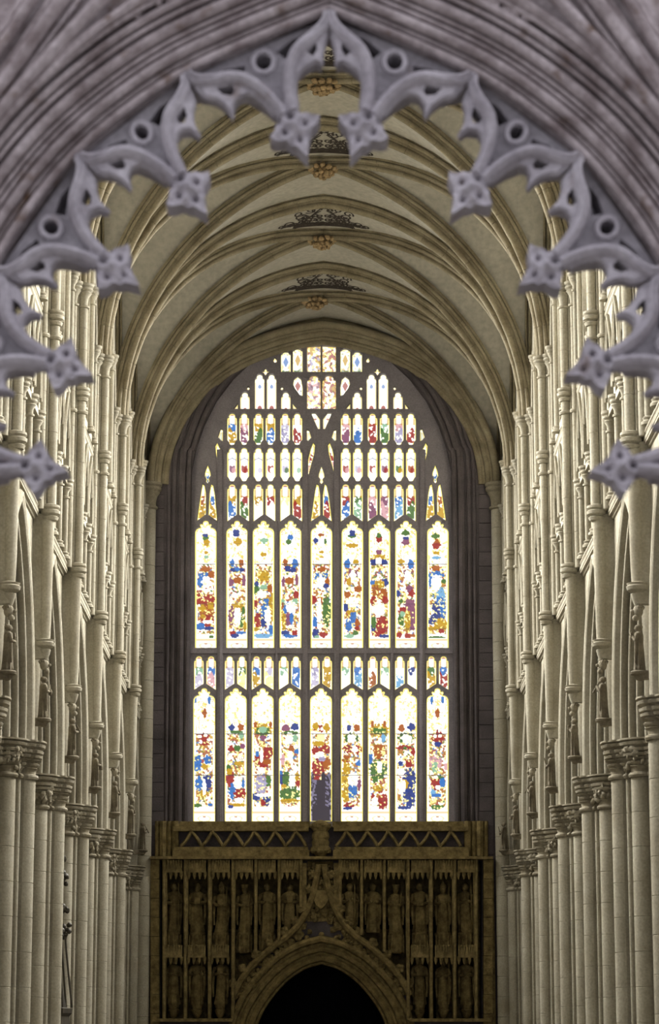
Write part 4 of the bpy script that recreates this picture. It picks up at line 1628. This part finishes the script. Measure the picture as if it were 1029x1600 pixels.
# doorway: orders of mouldings, ogee gable with crockets, finial
def door_half(off):
    pts = [(352, 1700), (355, 1640), (362, 1594), (376, 1560), (400, 1526), (432, 1495), (468, 1474), (502, 1465)]
    cx, cy = 502, 1640
    out = []
    for x, y in pts:
        d = Vector((cx - x, min(cy, 1640) - y if y < 1640 else 0))
        d = d.normalized() if d.length > 0 else Vector((0, 0))
        out.append((x + d.x * off, y + d.y * off))
    return out


for k, (off, r_, dep) in enumerate(((2, 0.09, -0.06), (9, 0.07, 0.06), (16, 0.09, 0.12), (23, 0.06, 0.2), (30, 0.10, 0.28), (37, 0.06, 0.36))):
    h = smooth_path(door_half(off), 4)
    full = h + [Vector((1004 - q.x, q.y)) for q in reversed(h[:-1])]
    b = MB()
    b.tube([Vector(pxfn(q.x, q.y, YW + dep)) for q in full], r_, 8, squash=(Vector((0, 1, 0)), 1.5))
    b.build('door_arch_roll', M_SCREEN, wall_west)
GABLE = [(364, 1556), (378, 1530), (400, 1503), (426, 1480), (450, 1462), (470, 1440), (484, 1412), (493, 1380), (498, 1352)]
gp = smooth_path(GABLE, 5)
for sg in (1, -1):
    b = MB()
    pp = [Vector(pxfn(502 - sg * (502 - q.x), q.y, YW - 0.18)) for q in gp]
    b.tube(pp, 0.09, 8, squash=(Vector((0, 1, 0)), 1.8))
    b.build('ogee_gable', M_SCREEN, wall_west)
    for k in range(9):
        q = gp[int(3 + k * 4.3)]
        q2 = gp[int(3 + k * 4.3) + 1]
        t = (q2 - q).normalized()
        n = Vector((t.y, -t.x))
        if n.y > 0:
            n = -n
        b = MB()
        rr = random.Random(k)
        for (o, l, sz) in ((4, 0, 0.09), (8, -3, 0.075), (9, 3, 0.07), (12, 0, 0.06)):
            c = q + n * o + t * l
            b.blob(Vector(pxfn(502 - sg * (502 - c.x), c.y, YW - 0.24)), (sz, 0.09, sz), 7, 5, lump=0.25, rnd=rr)
        b.build('crocket', M_SCREEN, wall_west, smooth=60)
# little balls on the outer curve of the door arch
for k in range(13):
    f = (k - 6) / 6.5
    h = smooth_path(door_half(-4), 6)
    q = h[-1 - int(abs(f) * 30)]
    x = q.x if f <= 0 else 1004 - q.x
    b = MB()
    b.blob(Vector(pxfn(x, q.y, YW - 0.06)), 0.075, 8, 5)
    b.build('ball_flower', M_SCREEN, wall_west)
b = MB()
rr = random.Random(31)
for sg in (1, -1):
    for k in range(150):
        j = rr.randrange(2, len(gp) - 8)
        q = gp[j]
        x, y = q.x + rr.uniform(-4, 16), q.y + rr.uniform(-7, 16)
        s_ = rr.uniform(0.05, 0.09)
        b.blob(Vector(pxfn(502 - sg * (502 - x), y, YW - 0.08)), (s_, 0.09, s_), 6, 4, lump=0.35, rnd=rr)
tag(b.build('gable_leaf_carving', M_SCREEN, wall_west, smooth=60), kind='stuff')
# shield panel and finial above the gable, corbel between the parapets
b = MB()
for x0, x1 in ((471, 479), (521, 529)):
    wbox(b, x0, x1, 1350, 1420, YW - 0.28, YW)
wbox(b, 480, 520, 1346, 1440, YW - 0.06, YW)
b.build('gable_panel', M_SCREEN, wall_west, smooth=0)
b = MB()
rr = random.Random(9)
for k in range(46):
    x, y = rr.uniform(482, 520), rr.uniform(1350, 1432)
    b.blob(Vector(pxfn(x, y, YW - 0.12)), (0.07, 0.08, 0.07), 6, 4, lump=0.3, rnd=rr)
o = tag(b.build('leaf_carving', M_SCREEN, wall_west, smooth=60), kind='stuff')
b = MB()
c = P(501, 1405, YW)
sh = [(-0.2, 0.22), (0.2, 0.22), (0.2, -0.02), (0.12, -0.18), (0, -0.28), (-0.12, -0.18), (-0.2, -0.02)]
b.loft([[(c.x + x, YW - 0.16, c.z + z) for x, z in sh], [(c.x + x * 0.9, YW - 0.26, c.z + z * 0.9) for x, z in sh]])
b.build('shield', M_SCREEN, wall_west)
b = MB()
c = P(500.5, 1340, YW)
m = MPX
b.lathe([(6 * m, 0), (10 * m, 0.06), (15 * m, 0.14), (16 * m, 0.22), (13 * m, 0.26), (14 * m, 0.36), (12 * m, 0.42), (14 * m, 0.48), (13 * m, 0.58), (11 * m, 0.62), (15 * m, 0.70), (16 * m, 0.80), (10 * m, 0.86), (3 * m, 0.9)],
        (c.x, YW - 0.2, c.z), 16)
for k in range(14):
    a = 2 * PI * k / 14
    b.blob((c.x + 14 * m * math.cos(a), YW - 0.2 + 14 * m * math.sin(a), c.z + 0.76), 0.06, 6, 4, lump=0.3, rnd=rr)
    b.blob((c.x + 13 * m * math.cos(a), YW - 0.2 + 13 * m * math.sin(a), c.z + 0.14), 0.06, 6, 4, lump=0.3, rnd=rr)
b.build('finial', M_SCREEN, wall_west)

# the west door in its deep recess
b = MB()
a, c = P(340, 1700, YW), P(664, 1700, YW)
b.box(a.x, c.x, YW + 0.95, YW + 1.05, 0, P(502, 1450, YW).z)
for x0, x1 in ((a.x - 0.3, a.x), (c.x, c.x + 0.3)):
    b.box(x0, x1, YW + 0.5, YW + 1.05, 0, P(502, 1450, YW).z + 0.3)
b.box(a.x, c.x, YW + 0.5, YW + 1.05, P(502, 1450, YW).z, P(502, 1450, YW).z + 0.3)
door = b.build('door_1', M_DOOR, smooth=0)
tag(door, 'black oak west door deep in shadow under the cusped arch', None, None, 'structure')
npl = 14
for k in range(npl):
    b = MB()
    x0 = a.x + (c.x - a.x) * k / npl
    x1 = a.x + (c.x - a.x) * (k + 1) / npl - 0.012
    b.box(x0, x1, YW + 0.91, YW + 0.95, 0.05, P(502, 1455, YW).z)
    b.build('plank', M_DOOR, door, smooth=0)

# ================================================================== piers
def pier_r(th):
    best = 0.46
    items = []
    for k in range(8):
        a = k * PI / 4
        items.append((a, 0.63 if k % 2 == 0 else 0.52, 0.175 if k % 2 == 0 else 0.17))
        items.append((a + PI / 8 * (1.06 if k % 2 == 0 else 0.94), 0.612, 0.045))
    for a, dist, r in items:
        da = th - a
        c = dist * math.cos(da)
        q = r * r - (dist * math.sin(da)) ** 2
        if q > 0 and c > 0:
            best = max(best, c + math.sqrt(q))
    return best


NPO = 240
PR = [pier_r(2 * PI * j / NPO) for j in range(NPO)]


def pring(off, z, sm=0.0):
    out = []
    for j in range(NPO):
        r = PR[j]
        if sm:
            w = 7
            r = (1 - sm) * r + sm * max(PR[(j + q) % NPO] for q in range(-w, w + 1))
        out.append(((r + off) * math.cos(2 * PI * j / NPO), (r + off) * math.sin(2 * PI * j / NPO), z))
    return out


NDR = 11
Z_NECK = Z_CAP - 0.60
HD = (Z_NECK - 0.55) / NDR
b = MB()
b.loft([pring(-0.009, 0), pring(0, 0.008), pring(0, HD - 0.008), pring(-0.009, HD)])
M_PDRUM = b.mesh('drum', M_STONE, 24)
b = MB()
b.loft([pring(0.18, 0, 1), pring(0.18, 0.25, 1), pring(0.12, 0.28, 0.8), pring(0.14, 0.36, 0.6), pring(0.06, 0.42, 0.3), pring(0.07, 0.5, 0.2), pring(0, 0.55)])
M_PBASE = b.mesh('base', M_STONE, 40)
b = MB()
b.loft([pring(0.0, 0), pring(0.035, 0.01), pring(0.05, 0.04), pring(0.035, 0.07), pring(0.0, 0.085), pring(0.0, 0.11), pring(0.012, 0.15, 0.1), pring(0.04, 0.175, 0.2), pring(0.015, 0.188, 0.2), pring(0.05, 0.215, 0.3), pring(0.06, 0.245, 0.3), pring(0.03, 0.258, 0.4), pring(0.035, 0.27, 0.4),
        pring(0.085, 0.30, 0.5), pring(0.05, 0.315, 0.5), pring(0.095, 0.335, 0.6), pring(0.105, 0.37, 0.6), pring(0.065, 0.385, 0.6), pring(0.11, 0.405, 0.7), pring(0.12, 0.445, 0.7),
        pring(0.08, 0.46, 0.7), pring(0.08, 0.475, 0.7), pring(0.135, 0.50, 0.8), pring(0.15, 0.54, 0.8), pring(0.11, 0.555, 0.8), pring(0.16, 0.575, 0.85), pring(0.16, 0.60, 0.85), pring(0.10, 0.605, 0.8)])
M_PCAP = b.mesh('capital', M_CAP, 35)


def m_foliage(seed):
    b = MB()
    r = random.Random(seed)
    for k in range(8):
        if k % 2 == 0:
            continue
        a0 = k * PI / 4
        for q in range(22):
            a = a0 + r.uniform(-0.36, 0.36)
            j = int(round(a / (2 * PI) * NPO)) % NPO
            z = r.uniform(0.14, 0.46)
            rr = PR[j] + 0.02 + 0.07 * (z / 0.46)
            s = r.uniform(0.035, 0.06)
            b.blob((rr * math.cos(a), rr * math.sin(a), z), (s, s, s * 1.2), 6, 4, lump=0.35, rnd=r)
    return b.mesh('leaf_carving', M_CAP, 60)


FOL = [m_foliage(3), m_foliage(4)]
for s, side in ((-1, 'left'), (1, 'right')):
    for i, yp in enumerate(PIERS):
        pr = empty('clustered_pier', (s * XC, yp if i else yp - 0.4, 0), rz=PI if s > 0 else 0)
        if i == 0:
            lab = 'half pier of the %s arcade joined to the west wall' % side
        else:
            lab = '%s free pier from the west wall in the %s arcade, clustered pale limestone' % (ORD[i - 1], side)
        tag(pr, lab, 'pier', 'clustered piers of the nave arcades')
        put('base', M_PBASE, pr)
        for j in range(NDR):
            put('drum', M_PDRUM, pr, (0, 0, 0.55 + j * HD))
        cp = put('capital', M_PCAP, pr, (0, 0, Z_NECK))
        tag(put('leaf_carving', FOL[i % 2], cp), kind='stuff')

# ------------------------------------------------------------------ small statues on brackets above the piers
MUS = ['pipe', 'fiddle', 'lute', 'drum', 'pipe', 'lute', 'fiddle']
MTXT = {'pipe': 'blowing a pipe', 'fiddle': 'playing a fiddle', 'lute': 'holding a lute', 'drum': 'holding a small drum'}
for s, side in ((-1, 'left'), (1, 'right')):
    for i, yp in enumerate(PIERS):
        kd = MUS[(i + (2 if s > 0 else 0)) % 7]
        y = yp if i > 0 else yp - 0.75
        st = empty('bracket_statue', (s * (XW - 0.22), y, 5.68 + E), rz=(PI / 2 if s < 0 else -PI / 2) + 0.0)
        st.rotation_euler.z = (PI / 2 if s < 0 else -PI / 2) - s * 0.35
        lab = 'small weathered stone musician on a bracket, %s arcade, %s from the west wall' % (side, ORD[i])
        tag(st, lab, 'statue', 'small musician statues above the piers')
        statue(kd, 90 + i + (10 if s > 0 else 0), 0.66, 1.12).build('figure', M_STATUE, st, smooth=50)
        b = MB()
        b.lathe([(0.02, -0.14), (0.06, -0.12), (0.08, -0.07), (0.13, -0.05), (0.14, -0.02), (0.12, 0.0)], (0, 0, 0), 12)
        b.box(-0.07, 0.07, 0.0, 0.26, -0.12, -0.01)
        b.build('bracket', M_STATUE, st)

# ------------------------------------------------------------------ tall carved font cover in the left arcade
fc = empty('font_cover', (-5.02, 49.6, 0))
tag(fc, 'tall dark carved font cover standing between two piers of the left arcade', 'font cover')
b = MB()
b.lathe([(0.55, 0), (0.55, 0.2), (0.42, 0.25), (0.3, 0.4), (0.28, 0.9), (0.5, 1.1), (0.55, 1.25), (0.55, 1.5)], (0, 0, 0), 8)
b.build('font_bowl', M_STONE, fc, smooth=0)
b = MB()
zb = 1.43 + E
b.lathe([(0.5, 1.5), (0.46, 1.7), (0.42, zb - 0.15), (0.46, zb - 0.1), (0.47, zb - 0.02), (0.40, zb)], (0, 0, 0), 8)
b.lathe([(0.36, zb), (0.26, zb + 0.5), (0.18, zb + 1.1), (0.13, zb + 1.7), (0.09, zb + 2.4), (0.04, zb + 3.0), (0.0, zb + 3.1)], (0, 0, 0), 8)
b.build('spire', M_OAK, fc, smooth=0)
for k in range(8):
    a = k * PI / 4
    b = MB()
    b.tube([(math.cos(a) * r_, math.sin(a) * r_, z) for r_, z in ((0.46, zb), (0.40, zb + 0.5), (0.34, zb + 1.0), (0.30, zb + 1.45))], 0.02, 6)
    b.build('rod', M_OAK, fc)
    b = MB()
    rr = random.Random(k)
    for (r0, z0, n) in ((0.34, zb + 1.38, 7), (0.30, zb + 1.8, 5), (0.28, zb + 2.35, 8), (0.2, zb + 2.75, 5)):
        for q in range(n):
            b.blob((math.cos(a) * (r0 + rr.uniform(-0.06, 0.06)), math.sin(a) * (r0 + rr.uniform(-0.06, 0.06)), z0 + rr.uniform(-0.12, 0.12)), rr.uniform(0.035, 0.06), 6, 4, lump=0.3, rnd=rr)
    tag(b.build('carved_leaves', M_OAK, fc, smooth=60), kind='stuff')

# ================================================================== near cusped canopy arch that frames the view
YF = 7.0
K = (P(600, 500, YF).x - P(400, 500, YF).x) / 200.0      # metres per pixel there
CXF = 514.0
canopy = empty('canopy_arch', (0, YF + 0.2, 0))
tag(canopy, 'carved pale grey stone canopy arch with hanging leaf cusps, close to the viewer', 'stone arch')


def cf(x, y, d=0.0):
    """pixel -> point in the canopy's own frame; d metres behind its front plane"""
    p = P(x, y, YF)
    return Vector((p.x, d - 0.2, p.z))


C0 = [(CXF, 12), (400, 58), (288, 110), (200, 168), (120, 236), (55, 312), (0, 395), (-45, 492), (-78, 604), (-98, 740), (-106, 900), (-108, 1200), (-108, 1990)]
c0s = smooth_path(C0, 8)


def offset(path, d):
    """shift a pixel path outwards (up and left) by d"""
    out = []
    n = len(path)
    for i, p in enumerate(path):
        t = path[min(i + 1, n - 1)] - path[max(i - 1, 0)]
        t = t.normalized()
        nn = Vector((t.y, -t.x))
        if nn.x > 0.2 or (abs(nn.x) <= 0.2 and nn.y > 0):
            nn = -nn
        out.append(p + nn * d)
    # trim at the axis
    q = [p for p in out if p.x <= CXF]
    if q[0].x < CXF:
        # continue to the axis with the last slope
        dx = q[1] - q[0]
        if abs(dx.x) > 1e-6:
            f = (CXF - q[0].x) / dx.x
            q = [q[0] + dx * f] + q
    return q


def both(path):
    return path, [Vector((2 * CXF - p.x, p.y)) for p in path]


# body of the arch: wall slab with the opening cut out, on two legs
outer = [(-420, 1995), (-420, -420), (CXF, -420)]
o_l = offset(c0s, 4)
b = MB()
body_out = [(-420, -660)] + [(-420, 1995)] + [(p.x, p.y) for p in reversed(o_l)] + [(2 * CXF - p.x, p.y) for p in o_l[1:]] + [(2 * CXF + 420, 1995), (2 * CXF + 420, -660)]
b.plate(body_out, [], lambda u, v, d: cf(u, v, d), 0.10, 0.30)
z_low = cf(0, 1995).z
for sg in (-1, 1):
    xa, xb = cf(-420, 1995).x, cf(-112, 1995).x
    if sg > 0:
        xa, xb = cf(2 * CXF + 112, 1995).x, cf(2 * CXF + 420, 1995).x
    b.box(xa, xb, -0.1, 0.1, 0, z_low)
b.build('arch_wall', M_MOULD, canopy, smooth=0)

# stepped splay behind the rolls
b = MB()
rings = []
steps = ((3, 0.16), (3, 0.13), (18, 0.115), (36, 0.10), (54, 0.09), (72, 0.07), (95, 0.04), (118, 0.02), (122, 0.1))
paths = [offset(c0s, d) for d, _ in steps]
for pa in paths:
    pass
n = 90
def resample(path, n):
    L = [0]
    for i in range(1, len(path)):
        L.append(L[-1] + (path[i] - path[i - 1]).length)
    out = []
    j = 0
    for k in range(n):
        t = L[-1] * k / (n - 1)
        while j < len(L) - 2 and L[j + 1] < t:
            j += 1
        f = (t - L[j]) / max(L[j + 1] - L[j], 1e-9)
        out.append(path[j].lerp(path[j + 1], f))
    return out


for m2 in (0, 1):
    b = MB()
    b.loft([[cf(q.x if not m2 else 2 * CXF - q.x, q.y, dep) for q in resample(pa, n)] for pa, (dd, dep) in zip(paths, steps)], closed=False)
    b.build('splay', M_MOULD, canopy, smooth=60)

ROLLS = [(7, 7, 0.04), (20, 4, 0.045), (30, 8, 0.02), (44, 4, 0.02), (53, 3.5, 0.012), (66, 9, 0.0), (82, 4, -0.015), (93, 6, -0.03), (107, 4, -0.045), (117, 8, -0.055)]
for off, r_, dep in ROLLS:
    for pth in both(resample(offset(c0s, off), 70)):
        b = MB()
        b.tube([cf(q.x, q.y, dep) for q in pth], r_ * K, 9, squash=(Vector((0, 1, 0)), 1.8))
        b.build('roll_moulding', M_MOULD, canopy, smooth=70)

# outer gable mouldings sweep up more steeply
GAB = [([(-150, 480), (-80, 330), (0, 214), (100, 108), (196, 28), (300, -40), (420, -110)], 6, -0.065),
       ([(-155, 455), (-85, 312), (0, 198), (70, 117), (152, 28), (190, -8), (270, -80)], 10, -0.085),
       ([(-158, 440), (-88, 300), (0, 186), (92, 62), (136, 2), (165, -40), (210, -110)], 5, -0.07),
       ([(-165, 420), (-95, 285), (0, 165), (76, 58), (118, 0), (150, -55), (185, -120)], 11, -0.10),
       ([(-172, 400), (-100, 262), (0, 138), (60, 52), (98, -8), (130, -66), (160, -130)], 5, -0.08),
       ([(-180, 370), (-108, 235), (0, 104), (40, 44), (70, -5), (105, -70), (135, -135)], 9, -0.095),
       ([(-186, 345), (-115, 210), (0, 78), (26, 40), (52, -6), (85, -72), (115, -140)], 5, -0.08)]
def _long(pts, k):
    # carried down beside the jambs to the ground and up to the peak of the gable
    x0, y0 = pts[0]
    low = [(-262 - 9 * k, 1990), (-258 - 9 * k, 1300), (-238 - 8 * k, 900), (x0 - 48, y0 + 160)]
    x1, y1 = pts[-1]
    up = [(x1 + (CXF - x1) * 0.45, y1 - 90 - 12 * k), (x1 + (CXF - x1) * 0.8, y1 - 170 - 18 * k), (CXF, y1 - 250 - 22 * k)]
    return low + list(pts) + up


GAB = [(_long(p, k), r_, dep) for k, (p, r_, dep) in enumerate(GAB)]
for pts, r_, dep in GAB:
    for pth in both(smooth_path(pts, 8)):
        b = MB()
        b.tube([cf(q.x, q.y, dep) for q in pth], r_ * K, 9, squash=(Vector((0, 1, 0)), 1.8))
        b.build('gable_moulding', M_MOULD, canopy, smooth=70)
# sloping bed under the gable mouldings
for m2 in (0, 1):
    b = MB()
    rows = []
    for pts, dep in ((GAB[0][0], -0.01), (GAB[3][0], -0.04), (GAB[6][0], -0.04), ([(x - 30, y - 30) for x, y in GAB[6][0]], 0.1)):
        rows.append([cf(q.x if not m2 else 2 * CXF - q.x, q.y, dep) for q in smooth_path(pts, 8)])
    b.loft(rows, closed=False)
    b.build('gable_bed', M_MOULD, canopy, smooth=60)
# leaf carving in the spandrel between arch and gable
rr = random.Random(21)
for m2 in (0, 1):
    b = MB()
    for k in range(90):
        f = rr.random()
        x = 175 + 260 * f
        ylo = 34 - 100 * (x - 215) / 230.0 if x > 215 else 34
        y = ylo + rr.uniform(-34, 2)
        if x < 205 and y < 18:
            continue
        s_ = rr.uniform(6, 11) * K
        b.blob(cf(x if not m2 else 2 * CXF - x, y, -0.03), (s_, s_ * 1.4, s_), 7, 5, lump=0.35, rnd=rr)
    tag(b.build('leaf_carving', M_MOULD, canopy, smooth=60), kind='stuff')


# one hanging cusp: arms, foils with barbs, pierced eyelet, leaf at the tip
def cusp(A, B, name='cusp', m2=False, apex=False):
    A, B = Vector(A), Vector(B)
    Mid = (A + B) / 2
    t = (A - B).normalized()
    nn = Vector((-t.y, t.x))
    if nn.y < 0 or (abs(nn.y) < 0.3 and nn.x < 0):
        nn = -nn
    sc_ = (A - B).length / 248.0
    sc_ = max(min(sc_, 1.0), 0.8)
    L = (A - B).length / 2

    def q(tt, n_, d=0.0):
        p = Mid + t * (tt * L / 124.0) + nn * n_
        x = p.x if not m2 else 2 * CXF - p.x
        return cf(x, p.y, d)
    ax = Vector((0, 1, 0))
    b = MB()
    for sg in (-1, 1):
        arm = smooth_path([(124, -4), (112, 16), (88, 27), (62, 34), (42, 46), (24, 70), (13, 98), (8, 122)], 4)
        b.tube([q(sg * p.x, p.y, 0.05) for p in arm], [K * (6.0 + 5.0 * min(1, i / 12)) for i in range(len(arm))], 10, squash=(ax, 2.6))
        b.tube([q(sg * (p.x - 2), p.y - 6, 0.02) for p in arm[2:-4]], K * 4.0, 8, squash=(ax, 1.5))
    cus = b
    # web behind the arms with the eyelet let into it
    web = MB()
    armh = smooth_path([(124, -8), (112, 14), (88, 25), (62, 32), (42, 44), (24, 68), (12, 92)], 3)
    poly = [(p.x, p.y) for p in armh] + [(-p.x, p.y) for p in reversed(armh)]
    hole = [(16 * math.cos(2 * PI * i / 16), 24 + 16 * math.sin(2 * PI * i / 16)) for i in range(16)]
    tri = [[(sg * x, y) for x, y in ((27, 12), (58, 4), (84, 6), (62, 16), (36, 28))] for sg in (-1, 1)]
    web.plate(poly, [hole] + tri, lambda u, v, d: q(u, v, d), 0.10, 0.22)
    for hh in [hole] + tri:
        web.plate(hh, [], lambda u, v, d: q(u, v, d), 0.21, 0.22)
    o = cus.build(name, M_CANOPY, canopy, smooth=70)
    web.build('web', M_CANOPY, o, smooth=30)
    b = MB()
    ring = [q(17 * math.cos(2 * PI * i / 20), 24 + 17 * math.sin(2 * PI * i / 20), 0.07) for i in range(21)]
    b.tube(ring, K * 5.0, 8, cap=False)
    b.build('eyelet_ring', M_CANOPY, o, smooth=70)
    for sg in (-1, 1):
        b = MB()
        foil = smooth_path([(114, 20), (106, 40), (92, 50), (82, 66), (80, 88)] if not (apex and sg < 0) else [(112, 14), (104, 30), (94, 42), (86, 56), (82, 68)], 4)
        b.tube([q(sg * p.x, p.y, 0.06) for p in foil], [K * (5.5 - 3.3 * max(0, (i - 9) / (len(foil) - 10))) for i in range(len(foil))], 8, squash=(ax, 2.4))
        foil = smooth_path([(80, 88) if not (apex and sg < 0) else (82, 70), (74, 70) if not (apex and sg < 0) else (74, 60), (58, 60), (40, 64), (26, 82), (17, 112)], 4)
        b.tube([q(sg * p.x, p.y, 0.06) for p in foil], [K * (2.2 + 4.0 * min(1, i / 8)) for i in range(len(foil))], 8, squash=(ax, 2.4))
        ap = apex and sg < 0
        arm_e = [(110, 18), (88, 28), (62, 36), (42, 48), (25, 72), (14, 100)]
        foil_e = [(17, 110), (26, 84), (40, 66), (58, 62), (74, 71), (80, 84), (83, 68), (92, 52), (106, 40)] if not ap else [(17, 110), (26, 84), (40, 66), (58, 61), (74, 61), (81, 68), (86, 57), (94, 43), (104, 31)]
        eye = [(62, 44), (88, 38), (82, 52), (70, 59), (62, 55)] if not ap else [(66, 43), (86, 36), (82, 47), (72, 54)]
        b.plate([(sg * x, y) for x, y in arm_e + foil_e], [[(sg * x, y) for x, y in eye]], lambda u, v, d: q(u, v, d), 0.035, 0.12)
        b.build('foil', M_CANOPY, o, smooth=40)
    # leaf: four-pointed, curling, with drilled eyes
    b = MB()
    n = 30
    top, bot = [], []
    for iu in range(n + 1):
        rt, rb = [], []
        for iv in range(n + 1):
            a, c = 2 * iu / n - 1, 2 * iv / n - 1
            # square to star: pull the middles of the sides in
            e = max(abs(a), abs(c))
            o2 = min(abs(a), abs(c))
            pull = 1 - 0.20 * (1 - o2 / max(e, 1e-6)) * e
            pull *= 1 + 0.055 * math.sin(9 * math.atan2(c, a) + 0.7) * e ** 3
            uu, vv = a * pull, c * pull
            # rotate 45 degrees so that the corners point along the axes
            tt = (uu - vv) * 0.70 * 30.5
            n_ = (uu + vv) * 0.70 * 30.5
            rad = math.hypot(uu, vv)
            h = 0.036 * (1 - 0.45 * rad)
            h += 0.016 * math.exp(-((a * a) / 0.03)) * (1 - rad * 0.5) + 0.016 * math.exp(-((c * c) / 0.03)) * (1 - rad * 0.5)
            h += 0.022 * max(0, (abs(a) * abs(c)) ** 1.0) + 0.006 * math.sin(7 * a + 2 * c + A.x) * math.sin(6 * c - a) 
            for (ea, ec) in ((0.42, 0.42), (0.42, -0.42), (-0.42, 0.42), (-0.42, -0.42)):
                h -= 0.034 * math.exp(-(((a - ea) ** 2 + (c - ec) ** 2) / 0.018))
            for (ea, ec) in ((0.9, 0.1), (-0.9, 0.1), (0.1, 0.9), (0.1, -0.9)):
                h -= 0.012 * math.exp(-(((a - ea) ** 2 + (c - ec) ** 2) / 0.03))
            rt.append(q(tt * 124 / L, 146 + n_ * 1.12, 0.05 - h))
            rb.append(q(tt * 124 / L, 146 + n_ * 1.12, 0.09 + 0.02 * rad))
        top.append(rt)
        bot.append(rb)
    b.loft(top, closed=False)
    b.loft(bot, closed=False)
    edge_t = top[0] + [r_[-1] for r_ in top[1:]] + list(reversed(top[-1][:-1])) + [r_[0] for r_ in reversed(top[1:-1])]
    edge_b = bot[0] + [r_[-1] for r_ in bot[1:]] + list(reversed(bot[-1][:-1])) + [r_[0] for r_ in reversed(bot[1:-1])]
    b.loft([edge_t, edge_b], closed=True, cap0=False, cap1=False)
    lf = b.build('leaf_tip', M_CANOPY, o, smooth=60)


ROOTS = [(CXF, 10), (288, 110), (120, 238), (-8, 420), (-76, 612), (-102, 800)]
for m2 in (False, True):
    for i in range(5):
        cusp(ROOTS[i + 1], ROOTS[i], m2=m2, apex=(i == 0))
